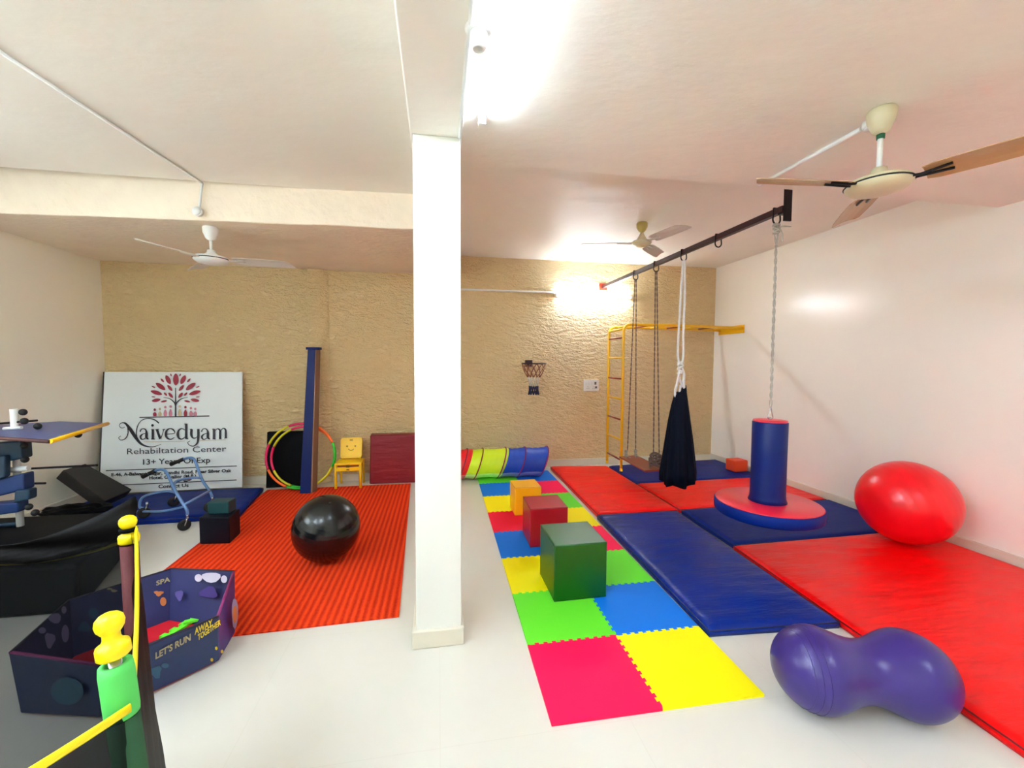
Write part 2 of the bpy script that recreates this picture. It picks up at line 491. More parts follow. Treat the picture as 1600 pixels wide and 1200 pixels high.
# square pillar under the beam, with its skirting
struct('pillar', box((-.123, 2.215, 0), (.117, 2.48, Z_BEAM)), M['pillar'], bevel=.006)
bm = bmesh.new(); add_box(bm, (-.143, 2.193, 0), (.129, 2.5, .095))
struct('baseboard_pillar', bm, M['skirt'], bevel=.006)
struct('baseboard_back', box((.0, YB - .02, 0), (XR, YB, .1)), M['skirt'], bevel=.004)
bm = bmesh.new(); add_box(bm, (XL, YBL - .02, 0), (-1.57, YBL, .11)); add_box(bm, (-1.32, YBL - .02, 0), (-.02, YBL, .09))
struct('baseboard_back_left', bm, M['skirt'], bevel=.004)
struct('baseboard_right', box((XR - .022, YF, 0), (XR, YB - .02, .115)), M['skirt'], bevel=.006)
struct('baseboard_left', box((XL, YF, 0), (XL + .02, YBL - .02, .1)), M['skirt'], bevel=.004)

# ---------------------------------------------------------------- lights of the room, with added unseen fill tubes
def tube_light(name, a, b, m, label, housing=None, r=.014, hang=.055):
    """batten along a-b with a glowing tube on the side given by housing"""
    a, b = Vector(a), Vector(b); d = (b - a).normalized(); h = Vector(housing)
    t = empty(name, a, label, 'tube light')
    s = d.cross(h).normalized()
    bm = bmesh.new()
    o = h * .022
    P = []
    for zz in (h * .0, h * .03):
        for (p, q) in ((a, -1), (b, -1), (b, 1), (a, 1)):
            P.append(p + s * (.02 * q) + zz * min(1, (hang - r) / .04))
    add_hexa(bm, P); obj('batten', bm, M['white_plastic'], t, bevel=.004)
    c1, c2 = a + h * hang, b + h * hang
    obj('glass_tube', tube([c1 + d * .02, c2 - d * .02], r, n=14), m, t, smooth=True)
    for p, q in ((a, 1), (b, -1)):
        bm = bmesh.new(); e = p + d * (.012 * q)
        P = [e + d * (i * .012) + s * (j * .018) + h * k for k in (0, hang + .018) for (i, j) in ((-1, -1), (1, -1), (1, 1), (-1, 1))]
        add_hexa(bm, P); obj('end_cap', bm, M['white_plastic'], t, bevel=.003)
    return t

tube_light('tube_light', (.212, .86, Z_FRONT), (.212, 2.09, Z_FRONT), M['tube_glow'],
           'glaring white tube light on the ceiling beside the beam above the pillar', (0, 0, -1), r=.012, hang=.03)
tube_light('tube_light', (1.64, YB, 2.475), (2.80, YB, 2.475), M['tube_glow_wall'],
           'lit white tube light on the tan back wall under the swing bar', (0, -1, 0))
tube_light('tube_light', (-2.6, YF, 2.15), (-1.4, YF, 2.15), M['fill_glow_rear'],  # added out of view to brighten the room from behind
           'added unseen fill tube on the front wall, left half, behind the photographer', (0, 1, 0))
tube_light('tube_light', (-1.3, -.4, Z_MAIN), (-1.3, .8, Z_MAIN), M['fill_glow_left'],  # unseen tube added to lift the left half
           'added unseen fill tube on the left ceiling nearer the beam, above the photographer', (0, 0, -1))
tube_light('tube_light', (-2.8, -.6, Z_MAIN), (-2.8, .6, Z_MAIN), M['fill_glow_left'],  # second unseen tube added for the left half
           'added unseen fill tube on the left ceiling nearer the left wall, outside the picture', (0, 0, -1))
tube_light('tube_light', (2.2, -1.2, Z_FRONT), (2.2, .0, Z_FRONT), M['fill_glow_rear'],  # unseen tube added to brighten the right side
           'added unseen fill tube on the right ceiling above the photographer', (0, 0, -1))
tube_light('tube_light', (XL, 1.3, 2.15), (XL, 2.5, 2.15), M['fill_glow_rear'],  # unseen tube added to light the left ceiling and sign
           'added unseen fill tube on the left wall outside the picture', (1, 0, 0))

def conduit(pts, label, w=.009):
    bm = tube(pts, w, n=8)
    return tag(obj('cable_conduit', bm, M['white_plastic'], origin=pts[0]), label, 'conduit')
conduit([(.112, -.2, Z_BEAM - .009), (.112, 2.19, Z_BEAM - .009)], 'white conduit along the beam edge above the pillar', .011)
conduit([(.10, YB - .01, 2.515), (1.64, YB - .01, 2.515)], 'white conduit on the tan back wall leading to the lit tube', .014)
conduit([atz(-60, 38, Z_MAIN) - Vector((0, 0, .01)), atz(318, 288, Z_MAIN - .01) - Vector((0, .02, 0)), Vector((-1.872, 3.79, 2.72))],
        'thin cream conduit running diagonally over the left ceiling')
conduit([(2.10, 1.84, Z_FRONT - .01), (2.10, 2.52, Z_FRONT - .01)], 'short white conduit behind the nearest ceiling fan', .012)

def junction(c, label, axis=(0, 0, -1)):
    t = empty('junction_box', c, label, 'junction box')
    obj('box_body', lathe([(0, 0), (.036, 0), (.038, .02), (.034, .03), (0, .03)], c, axis=axis, n=20), M['white_plastic'], t)
    obj('lid', lathe([(0, .03), (.03, .03), (.028, .038), (0, .04)], c, axis=axis, n=20), M['white_plastic'], t)
    return t
junction((-1.872, 3.785, 2.70), 'round cream junction box on the beam face above the left fan', (0, -1, 0))
junction((2.10, 1.79, Z_FRONT), 'round white junction box beside the nearest ceiling fan')
t = empty('lamp_holder', atz(748, 42, Z_BEAM), 'white round bulb holder on the conduit beside the ceiling tube', 'lamp holder')
c = atz(748, 42, Z_BEAM)
obj('rose', lathe([(0, 0), (.045, 0), (.047, .012), (.04, .022), (0, .022)], c, axis=(0, 0, -1)), M['white_plastic'], t)
obj('socket', lathe([(0, .02), (.03, .02), (.03, .06), (.022, .075), (.016, .075), (.014, .05), (0, .05)], c, axis=(0, 0, -1)), M['white_plastic'], t)

# ---------------------------------------------------------------- ceiling fans
def fan(c, drop, angles, label, mb, mbody, mcan, R=.6, scl=1, pitch=-.24, rod='white_plastic', flatmotor=True):
    c = Vector(c)
    t = empty('ceiling_fan', c, label, 'ceiling fan', 'three-bladed ceiling fans')
    zc = -drop
    obj('canopy', lathe([(0, 0), (.05, 0), (.058, -.012), (.055, -.05), (.035, -.085 if drop < .25 else -.10), (.016, -.10 if drop < .25 else -.115), (0, -.10 if drop < .25 else -.115)], c), M[mcan], t)
    obj('down_rod', lathe([(0, -.09), (.0115, -.09), (.0115, zc + .06), (0, zc + .06)], c, n=14), M[rod], t)
    if mb == 'blade_brown': obj('canopy_collar', lathe([(0, -.112), (.017, -.112), (.016, -.135), (0, -.135)], c, n=20), M['green_trim'], t)
    if flatmotor:
        prof = [(0, zc + .075), (.03, zc + .075), (.034, zc + .05), (.045, zc + .045), (.05, zc + .03), (.118, zc + .02), (.13, zc + .004), (.128, zc - .008),
                (.105, zc - .028), (.06, zc - .04), (0, zc - .043)]
    else:
        prof = [(0, zc + .105), (.014, zc + .105), (.026, zc + .08), (.048, zc + .04), (.056, zc + .025), (.095, zc + .015), (.10, zc), (.09, zc - .02), (.05, zc - .035), (0, zc - .037)]
    obj('motor', lathe(prof, c, n=40), M[mbody], t)
    obj('trim_band', lathe([(.131 if flatmotor else .099, zc + .004), (.134 if flatmotor else .103, zc + .001), (.131 if flatmotor else .1, zc - .003)], c, n=40), M['rubber' if flatmotor else mbody], t)
    for a in angles:
        a = math.radians(a); d = Vector((math.cos(a), math.sin(a), 0)); s = Vector((-d.y, d.x, 0))
        z = Vector((0, 0, 1))
        bm = bmesh.new()
        prev = None
        st = [(.16, .05), (.20, .062), (.35, .066), (R - .05, .062), (R - .012, .056), (R, .045)]
        rows = []
        for (r, w) in st:
            row = []
            for k in range(5):
                q = (k - 2) / 2
                p = c + d * (r + (.03 * q if r > R - .03 else 0)) + s * (w * q) + z * (zc + w * q * pitch + .008 * (1 - q * q))
                row.append(p)
            rows.append(row)
        V = [[[bm.verts.new(p - z * dz) for p in row] for row in rows] for dz in (0, .003)]
        for L in V:
            for i in range(len(rows) - 1):
                for k in range(4): bm.faces.new((L[i][k], L[i][k + 1], L[i + 1][k + 1], L[i + 1][k]))
        T, B = V
        for i in range(len(rows) - 1):
            bm.faces.new((T[i][0], T[i + 1][0], B[i + 1][0], B[i][0])); bm.faces.new((T[i][4], B[i][4], B[i + 1][4], T[i + 1][4]))
        for i in (0, len(rows) - 1):
            for k in range(4): bm.faces.new((T[i][k], T[i][k + 1], B[i][k + 1], B[i][k]))
        bl = obj('blade', bm, M[mb], t)
        bm = bmesh.new()
        for q in (-1, 1):
            add_tube(bm, [c + d * .10 + s * (.02 * q) + z * (zc - .002), c + d * .15 + s * (.012 * q) + z * (zc - .006), c + d * .25 + s * (.02 * q) + z * (zc - .003 + .02 * q * pitch)], .006, n=6)
        obj('blade_bracket', bm, M['black_metal' if mb == 'blade_brown' else mb], bl)
    return t

fan((2.05, 1.70, Z_FRONT), .345, (174, 54, -66), 'largest, nearest ceiling fan with brown blades, at the upper right', 'blade_brown', 'cream_fan', 'cream_fan')
fan((2.09, 4.14, Z_BACK), .205, (165, -78, 43), 'small cream ceiling fan over the red mats near the back', 'blade_light', 'cream_fan', 'brass', flatmotor=False)
fan((-1.88, 3.97, Z_SOFFIT), .27, (-112, 8, 128), 'white ceiling fan hanging from the beam above the sign side', 'blade_light', 'white_plastic', 'white_plastic')

# ---------------------------------------------------------------- back wall fittings
t = empty('switchboard', (2.2, YB, 1.18), 'white electric switchboard on the tan back wall', 'switchboard')
obj('plate', box((2.09, YB - .02, 1.10), (2.325, YB, 1.265)), M['white_plastic'], t, bevel=.004)
for i in range(4):
    x = 2.12 + i * .045
    obj('switch', box((x, YB - .027, 1.195), (x + .028, YB - .019, 1.235)), M['white_plastic' if i != 3 else 'grey_plastic'], t, bevel=.002)
for i in range(2):
    x = 2.135 + i * .09
    bm = bmesh.new()
    for (dx, dz) in ((0, .018), (-.014, -.006), (.014, -.006)):
        add_lathe(bm, [(0, 0), (.005, 0), (.005, .003), (0, .003)], (x + .02 + dx, YB - .019, 1.145 + dz), n=10, axis=(0, -1, 0))
    obj('socket_holes', bm, M['grey_plastic'], t)
obj('indicator', box((2.265, YB - .025, 1.14), (2.295, YB - .019, 1.17)), M['grey_plastic'], t)

t = empty('basketball_hoop', (1.30, YB, 1.5), 'small brown basketball hoop with a net on the tan wall', 'basketball hoop')
hc = Vector((1.30, YB - .20, 1.50)); hr = .165
obj('bracket', box((1.215, YB - .05, 1.455), (1.315, YB, 1.55)), M['bar_brown'], t, bevel=.004)
obj('arm', tube([(1.265, YB - .04, 1.5), (1.28, hc.y + hr, 1.5)], .012), M['bar_brown'], t)
obj('rim', tube([hc + Vector((math.cos(a), math.sin(a), 0)) * hr for a in [2 * PI * i / 32 for i in range(32)]], .0085, closed=True), M['bar_brown'], t)
lv = [(hr, 0), (hr * .92, -.06), (hr * .76, -.13), (.085, -.19), (.065, -.25), (.06, -.31), (.062, -.37), (.072, -.43)]
N = 12
for (lo, hi, mm) in ((0, 3, 'net_brown'), (3, 5, 'net_white'), (5, 7, 'net_navy')):
    bm = bmesh.new()
    for k in range(N):
        for dirn in (1, -1):
            pts = []
            for i in range(lo, hi + 1):
                a = 2 * PI * (k + dirn * i * .5) / N
                r_, z_ = lv[i]
                pts.append(hc + Vector((math.cos(a) * r_, math.sin(a) * r_, z_)))
            add_tube(bm, pts, .0045 if mm != 'net_navy' else .009, n=5)
    obj('net', bm, M[mm], t)

# ---------------------------------------------------------------- foam floor tiles
TX, TY, TA, TS = .4592, 1.6201, -.0096, .5
ca, sa = math.cos(TA), math.sin(TA)
def tile_pt(u, v): return (TX + TS * (ca * u - sa * v), TY + TS * (sa * u + ca * v))
def toothed(u0, v0, u1, v1, jag):
    """polyline from one grid node to the next; jagged when the edge is shared"""
    if not jag: return [(u0, v0)]
    out = [(u0, v0)]; du, dv = u1 - u0, v1 - v0; nx, ny_ = -dv, du
    K = 10; a = .013
    def P(s, o): return (u0 + du * s + nx * o, v0 + dv * s + ny_ * o)
    for k in range(K):
        s = .03 + .94 * k / K; p = .94 / K
        out += [P(s, -a), P(s + .54 * p, -a), P(s + .46 * p, a), P(s + p, a)]
    return out
cols_l = ['pink', 'green', 'yellow', 'blue', 'red', 'yellow', 'blue', 'green']
cols_r = ['yellow', 'blue', 'green', 'pink', 'yellow', 'green', 'pink', 'blue']
wordL = {'pink': 'pink', 'green': 'light green', 'yellow': 'yellow', 'blue': 'blue', 'red': 'rose red'}
posL = ['nearest tile of the left column', 'second tile from the front in the left column', 'left column beside the green cube', 'left column in front of the red cube',
        'left column beside the red cube', 'left column beside the yellow cube', 'left column behind the yellow cube', 'left column, end under the tunnel']
posR = ['nearest tile of the right column', 'right column beside the big blue mat corner', 'right column just right of the green cube', 'right column behind the green cube',
        'right column beside the red cube', 'right column behind the red cube', 'right column behind the yellow cube', 'right column, end by the tunnel mouth']
for cidx, cols in enumerate((cols_l, cols_r)):
    for r_ in range(8):
        u0, u1, v0, v1 = cidx, cidx + 1, r_, r_ + 1
        e = []
        e += toothed(u0, v0, u1, v0, r_ > 0)
        if cidx == 0: e += toothed(u1, v0, u1, v1, True)
        else: e += toothed(u1, v0, u1, v1, False)
        top_ = toothed(u0, v1, u1, v1, r_ < 7)
        e += [(u1, v1)] + list(reversed(top_[1:]))
        left_ = toothed(u0, v0, u0, v1, cidx > 0)
        e += [(u0, v1)] + list(reversed(left_[1:]))
        bm = bmesh.new()
        pts = [tile_pt(*p) for p in e]
        add_prism(bm, pts, .0005, .0125)
        o = obj('foam_tile', bm, M['eva_' + cols[r_]], origin=(*tile_pt(u0 + .5, v0 + .5), 0))
        tag(o, wordL[cols[r_]] + ' interlocking foam floor tile, ' + (posL if cidx == 0 else posR)[r_], 'foam tile', 'interlocking foam floor tiles')

# ---------------------------------------------------------------- soft cubes
def soft_cube(name, pts, z0, z1, m, label, cat='foam cube', group=None, bevel=.010, seamm=None):
    bm = bmesh.new(); add_prism(bm, pts, z0, z1)
    c = (sum(p[0] for p in pts) / 4, sum(p[1] for p in pts) / 4, z0)
    if seamm is None:
        return tag(obj(name, bm, M[m], origin=c, bevel=bevel, seg=3), label, cat, group)
    t = empty(name, c, label, cat, group)
    obj('cover', bm, M[m], t, bevel=bevel, seg=3)
    cc = Vector((c[0], c[1]))
    for z in (z0 + .004, z1 - .004):
        bm = bmesh.new()
        q = [Vector((p[0], p[1], z)) for p in pts]
        q = [Vector((*(cc + (v.xy - cc) * (1 - .004 / .17)), v.z)) for v in q]
        add_tube(bm, q, .004, n=6, closed=True)
        obj('piping', bm, M[seamm], t)
    return t
M['pipe_green'] = mat('green_piping', (10, 84, 26), .4); M['pipe_red'] = mat('red_piping', (120, 4, 26), .4)
M['pipe_yellow'] = mat('yellow_piping', (214, 140, 8), .4)
soft_cube('foam_cube', [(.709, 2.478), (1.060, 2.482), (1.058, 2.842), (.704, 2.838)], .013, .374, 'cube_green', 'large green foam cube, nearest of the three on the tiles', seamm='pipe_green')
soft_cube('foam_cube', [(.727, 3.262), (1.046, 3.262), (1.050, 3.590), (.731, 3.590)], .013, .332, 'cube_red', 'middle sized red foam cube behind the green one', seamm='pipe_red')
soft_cube('foam_cube', [(.732, 3.982), (1.000, 3.982), (.995, 4.255), (.727, 4.25)], .013, .290, 'cube_yellow', 'smallest yellow foam cube, farthest on the tiles', seamm='pipe_yellow')
MT = .052
soft_cube('foam_block', [(3.885, 4.93), (4.10, 4.945), (4.09, 5.13), (3.885, 5.12)], MT + .009, .217, 'cube_orange', 'small orange foam block on the far blue mat by the right wall', 'foam block', bevel=.018)

# ---------------------------------------------------------------- gym mats
def gym_mat(pts, z1, m, seam, label, seed, folds=(), z0=.001, wr=.004, cat='gym mat'):
    """vinyl covered foam mat; pts = 4 corners ccw (front-left, front-right, back-right, back-left)"""
    A, B, C_, D = [Vector((p[0], p[1], 0)) for p in pts]
    nu = max(8, int((B - A).length / .045)); nv = max(8, int((D - A).length / .045))
    bm = bmesh.new()
    def P(u, v): return (A * (1 - u) + B * u) * (1 - v) + (D * (1 - u) + C_ * u) * v
    W, H = (B - A).length, (D - A).length
    ctr = P(.5, .5)
    topv = []
    for j in range(nv + 1):
        row = []
        for i in range(nu + 1):
            # denser rows near the border so that the edge rolls off
            u = .5 - .5 * math.cos(PI * i / nu); v = .5 - .5 * math.cos(PI * j / nv)
            u = .55 * u + .45 * i / nu; v = .55 * v + .45 * j / nv
            p = P(u, v)
            e = min(u * W, (1 - u) * W, v * H, (1 - v) * H)
            z = z1 - .014 * (1 - min(1, e / .022)) ** 2 + .006 * min(1, e / .25)
            a = noise.noise(Vector((p.x * 1.5 + seed, p.y * 7 + p.x * 2.5, seed)))
            b_ = noise.noise(Vector((p.x * 9 + p.y * 3, p.y * 2.0, seed + 5)))
            z += wr * (max(0, a) * 1.6 + .4 * b_) * min(1, e / .06)
            for (ax, f_) in folds:
                d = abs(v - f_) * H if ax == 'v' else abs(u - f_) * W
                z -= .018 * max(0, 1 - d / .02)
            row.append(bm.verts.new((p.x, p.y, z)))
        topv.append(row)
    for j in range(nv):
        for i in range(nu):
            f = bm.faces.new((topv[j][i], topv[j][i + 1], topv[j + 1][i + 1], topv[j + 1][i])); f.smooth = True
    rim = [topv[0][i] for i in range(nu)] + [topv[j][nu] for j in range(nv)] + [topv[nv][i] for i in range(nu, 0, -1)] + [topv[j][0] for j in range(nv, 0, -1)]
    bot = []; mid = []
    for v in rim:
        d = (v.co - ctr); d.z = 0; d.normalize()
        mid.append(bm.verts.new((v.co.x + d.x * .006, v.co.y + d.y * .006, (z0 + z1) * .45)))
        bot.append(bm.verts.new((v.co.x, v.co.y, z0)))
    k = len(rim)
    for i in range(k):
        j = (i + 1) % k
        bm.faces.new((rim[j], rim[i], mid[i], mid[j])).smooth = True
        bm.faces.new((mid[j], mid[i], bot[i], bot[j])).smooth = True
    bm.faces.new(bot)
    t = empty('gym_mat', (ctr.x, ctr.y, 0), label, cat, 'vinyl gym mats on the floor')
    obj('cover', bm, M[m], t)
    q = [Vector((p[0], p[1], z1 - .016)) for p in pts]
    q = [ctr.xy.to_3d() + (v - ctr.xy.to_3d()) * 1.002 for v in q]
    for i in range(4): q[i].z = z1 - .016
    obj('seam', tube(q, .004, n=6, closed=True), M[seam], t)
    return t
gym_mat([(1.530, 3.815), (2.376, 3.805), (2.366, 5.60), (1.56, 5.70)], MT, 'vinyl_red', 'seam_red', 'red gym mat beside the tunnel, along the foam tiles', 1, (('v', .33), ('v', .66)))
gym_mat([(1.474, 2.03), (2.262, 1.975), (2.344, 3.775), (1.510, 3.79)], MT, 'vinyl_blue', 'seam_blue', 'long dark blue gym mat beside the green cube, nearest blue one', 2, wr=.006)
gym_mat([(2.392, 4.735), (4.165, 4.75), (4.165, 5.72), (2.405, 5.60)], MT, 'vinyl_blue_soft', 'seam_blue', 'blue gym mat in the far right corner under the yellow ladder', 3, (('u', .70),), wr=.002)
gym_mat([(2.400, 3.815), (4.165, 3.85), (4.165, 4.73), (2.392, 4.715)], MT, 'vinyl_red', 'seam_red', 'red gym mat between two blue ones, behind the hanging disc', 4, wr=.002)
gym_mat([(2.372, 2.985), (4.165, 2.995), (4.165, 3.825), (2.40, 3.785)], MT, 'vinyl_blue_soft', 'seam_blue', 'blue gym mat beneath the hanging disc swing', 5, wr=.002)
gym_mat([(2.13, -.10), (4.15, -.10), (4.165, 2.985), (2.352, 2.965)], MT, 'vinyl_red', 'seam_red', 'large red gym mat at the front right under the red ball', 6, wr=.006)
gym_mat([(-3.62, 4.32), (-1.90, 4.36), (-2.02, 5.25), (-3.62, 5.20)], .055, 'vinyl_blue_soft', 'seam_blue', 'dark blue gym mat in front of the sign on the left', 7, wr=.002)

# ---------------------------------------------------------------- rug
bm = bmesh.new()
add_prism(bm, [(-1.95, 2.44), (-.238, 2.50), (-.345, 5.28), (-1.985, 5.28)], .0008, .009)
tag(obj('ribbed_rug', bm, M['rug'], origin=(-1.1, 3.9, 0)), 'orange-red ribbed rug on the floor left of the pillar', 'rug')

# ---------------------------------------------------------------- balls
def uv_ball(c, rx, rz, n=64, m=40, tilt=None, groove=None):
    bm = bmesh.new(); c = Vector(c); q = tilt or Quaternion()
    prof = []
    for i in range(m * 3 + 1):
        a = -PI / 2 + PI * i / (m * 3)
        k = 1.0
        if groove:
            k = 1 - groove[1] * (.5 - .5 * math.cos(a * groove[0])) * (math.cos(a) ** .5 if math.cos(a) > 0 else 0)
        prof.append((max(0, rx * math.cos(a) * k), rz * math.sin(a)))
    prof[0] = (0, -rz); prof[-1] = (0, rz)
    add_lathe(bm, prof, (0, 0, 0), n=n)
    for v in bm.verts: v.co = c + q @ v.co
    return bm
tr_ = Quaternion(Vector((.3, 1, 0)).normalized(), math.radians(70))
t = empty('exercise_ball', (3.761, 2.762, MT), 'big red exercise ball on the red mat against the right wall', 'exercise ball')
obj('ball_body', uv_ball((3.758, 2.762, MT + .343), .331, .331, tilt=tr_, groove=(36, .003)), M['ball_red'], t)
obj('valve', lathe([(0, -.004), (.012, -.004), (.012, .004), (0, .006)], Vector((3.758, 2.762, MT + .343)) + tr_ @ Vector((0, 0, .331)), axis=tr_ @ Vector((0, 0, 1)), n=14), M['ball_red'], t)
tb = Quaternion(Vector((1, .5, .1)).normalized(), math.radians(28))
t = empty('exercise_ball', (-.842, 3.316, .009), 'shiny black exercise ball on the orange-red rug', 'exercise ball')
obj('ball_body', uv_ball((-.842, 3.316, .259), .241, .25, tilt=tb, groove=(44, .004)), M['ball_black'], t)
obj('valve', lathe([(0, -.004), (.01, -.004), (.01, .004), (0, .005)], Vector((-.842, 3.316, .259)) + tb @ Vector((0, 0, .25)), axis=tb @ Vector((0, 0, 1)), n=14), M['ball_black'], t)

# purple peanut ball, a body of revolution lying on its side
L_, R2_ = Vector((1.639, 1.53, .174)), Vector((2.002, 1.436, .174))
ax = (R2_ - L_); dist = ax.length; ax.normalize()
prof = []
rl, rr, neck = .172, .176, .124
for i in range(25):
    a = PI / 2 * i / 24; prof.append((rl * math.sin(a), -rl * math.cos(a)))
for i in range(1, 40):
    t_ = i / 40; base = rl + (rr - rl) * t_; w = (.5 - .5 * math.cos(2 * PI * t_)) ** .85
    prof.append((base - (base - neck) * w, dist * t_))
for i in range(25):
    a = PI / 2 * (1 - i / 24); prof.append((rr * math.sin(a), dist + rr * math.cos(a)))
prof[0] = (0, -rl); prof[-1] = (0, dist + rr)
t = empty('peanut_ball', (1.82, 1.483, 0), 'purple peanut-shaped exercise ball on the bare floor at the front right', 'peanut ball')
obj('ball_body', lathe(prof, L_, n=64, axis=ax), M['ball_purple'], t)
bm = bmesh.new()
side = ax.cross(Vector((0, 0, 1))).normalized(); upv = side.cross(ax).normalized()
for tt in (-.085, -.06, -.035):
    r = math.sqrt(max(0, rl * rl - tt * tt)) + .0006
    add_tube(bm, [L_ + ax * tt + (side * math.cos(a) + upv * math.sin(a)) * r for a in [2 * PI * i / 64 for i in range(64)]], .0012, n=5, closed=True)
obj('ring_ridges', bm, M['ball_purple'], t)

# ---------------------------------------------------------------- crawl tunnel
def tunnel():
    yc, zc, r, k = 5.375, .206, .190, .13
    t = empty('crawl_tunnel', (.6, yc, 0), 'red, lime and blue pop-up crawl tunnel at the foot of the back wall', 'play tunnel')
    def ring(x, rr, n=56): return [Vector((x + k * math.sin(a) * rr / r * 0 + k * (math.sin(a)) * .5, yc + rr * math.cos(a), zc + rr * math.sin(a))) for a in [2 * PI * i / n for i in range(n)]]
    ribs = [.0, .30, .50, .80, 1.06, 1.36]
    segs = [(.0, .37, 'tun_red'), (.37, .835, 'tun_lime'), (.835, 1.36, 'tun_blue')]
    for a, b, mm in segs:
        bm = bmesh.new(); rows = []
        nst = 22
        for s in range(nst + 1):
            x = a + (b - a) * s / nst
            d = min(abs(x - q) for q in ribs)
            rr = r - .012 * min(1, d / .09) + .003 * math.sin(x * 90)
            rows.append([bm.verts.new(p + Vector((0, 0, .004 * noise.noise(p * 6)))) for p in ring(x, rr)])
        for A, B in zip(rows, rows[1:]):
            for i in range(len(A)): bm.faces.new((A[i], A[(i + 1) % len(A)], B[(i + 1) % len(A)], B[i])).smooth = True
        o = obj('fabric_section', bm, M[mm], t)
        o.modifiers.new('thick', 'SOLIDIFY').thickness = .002
        bm = bmesh.new(); rows = []
        for s in range(nst + 1):
            x = a + (b - a) * s / nst
            d = min(abs(x - q) for q in ribs)
            rr = r - .012 * min(1, d / .09) + .006
            rg = ring(x, rr)
            rows.append([bm.verts.new(p) for p in rg[33:40]])
        for A, B in zip(rows, rows[1:]):
            for i in range(len(A) - 1): bm.faces.new((A[i], A[i + 1], B[i + 1], B[i])).smooth = True
        bm_mat = {'tun_red': 'tun_pale_red', 'tun_lime': 'tun_pale_lime', 'tun_blue': 'tun_pale_blue'}[mm]
        o2 = obj('pale_strip', bm, M[bm_mat], o)
        o2.modifiers.new('thick', 'SOLIDIFY').thickness = .002
    for x in ribs:
        obj('rib', tube(ring(x, r + .003), .0075, n=8, closed=True), M['tun_rib' if x < .7 else 'tun_rib_pink'], t)
M['tun_pale_red'] = mat('tunnel_pale_red_strip', (226, 120, 110), .5)  # paler strips low along the near side of the tunnel
M['tun_pale_lime'] = mat('tunnel_pale_lime_strip', (190, 232, 130), .5)
M['tun_pale_blue'] = mat('tunnel_pale_blue_strip', (120, 126, 190), .5)
tunnel()

# ---------------------------------------------------------------- yellow wall ladder with overhead rungs
t = empty('climbing_ladder', (2.44, 5.5, 0), 'yellow steel climbing ladder with overhead bars fixed to the right wall', 'climbing ladder')
yn, yf_, zt, xl = 5.25, 5.73, 2.025, 2.42
xw = XR - .008
for y in (yn, yf_):
    path = [Vector((xl, y, .06)), Vector((xl, y, 1.0)), Vector((xl, y, zt - .10))]
    for i in range(1, 7):
        a = PI / 2 * i / 6; path.append(Vector((xl + .09 - .09 * math.cos(a), y, zt - .10 + .09 * math.sin(a) + .01 * i / 6)))
    path += [Vector((3.2, y, zt)), Vector((xw, y, zt - .015))]
    obj('side_rail', tube(path, .019, n=12), M['yellow_paint'], t)
    obj('foot', tube([(xl, y, .056), (xl, y, .09)], .022), M['yellow_paint'], t)
for i, z in enumerate((1.85, 1.585, 1.302, 1.03, .75, .477, .205)):
    obj('rung', tube([(xl, yn, z), (xl, yf_, z)], .0115, n=10), M['brown_paint' if i % 2 == 0 else 'yellow_paint'], t)
for i in range(7):
    x = xl + .13 + i * .255
    obj('overhead_rung', tube([(x, yn, zt - .003), (x, yf_, zt - .003)], .0115, n=10), M['yellow_paint' if i % 2 == 0 else 'brown_paint'], t)
obj('top_rail', tube([(xl + .005, yn, zt - .06), (xl + .005, yf_, zt - .06)], .014, n=10), M['yellow_paint'], t)
obj('wall_plate', box((XR - .008, yn - .03, zt - .085), (XR, yf_ + .03, zt + .03)), M['yellow_paint'], t, bevel=.002)

# ---------------------------------------------------------------- swing bar
BX = 2.372
t = empty('swing_bar', (BX, YSTEP, 2.6), 'dark maroon steel swing bar with hanging rings below the ceiling', 'swing bar')
def barz(y): return 2.592 + (y - 2.5) * .0085
P = []
for z in (-.022, .022):
    P += [(BX - .022, YSTEP + .03, barz(2.5) + z), (BX + .022, YSTEP + .03, barz(2.5) + z), (BX + .022, YB, barz(YB) + z), (BX - .022, YB, barz(YB) + z)]
bm = bmesh.new(); add_hexa(bm, P); obj('beam', bm, M['bar_brown'], t, bevel=.003)
bm = bmesh.new(); add_box(bm, (BX - .028, YSTEP, 2.50), (BX + .028, YSTEP + .012, Z_BACK)); add_box(bm, (BX - .028, YSTEP + .012, 2.555), (BX + .028, YSTEP + .06, 2.57))
obj('wall_bracket', bm, M['black_metal'], t)
obj('wall_plate', box((BX - .06, YB - .008, barz(YB) - .05), (BX + .06, YB, barz(YB) + .05)), M['bar_tip'], t, bevel=.002)
RY = [2.67, 3.302, 3.818, 4.347, 4.836]
for y in RY:
    z = barz(y) - .022
    pts = [Vector((BX - .03 * math.cos(a), y, z - .03 - .032 * math.sin(a))) for a in [PI * i / 12 for i in range(13)]]
    pts = [Vector((BX - .024, y, z + .046)), Vector((BX - .027, y, z))] + pts + [Vector((BX + .027, y, z)), Vector((BX + .024, y, z + .046))]
    pts = [Vector((BX - .027, y, z + .047))] + pts[1:-1] + [Vector((BX + .027, y, z + .047)), Vector((BX - .027, y, z + .047))]
    obj('ring', tube(pts, .0055, n=8), M['black_metal'], t)

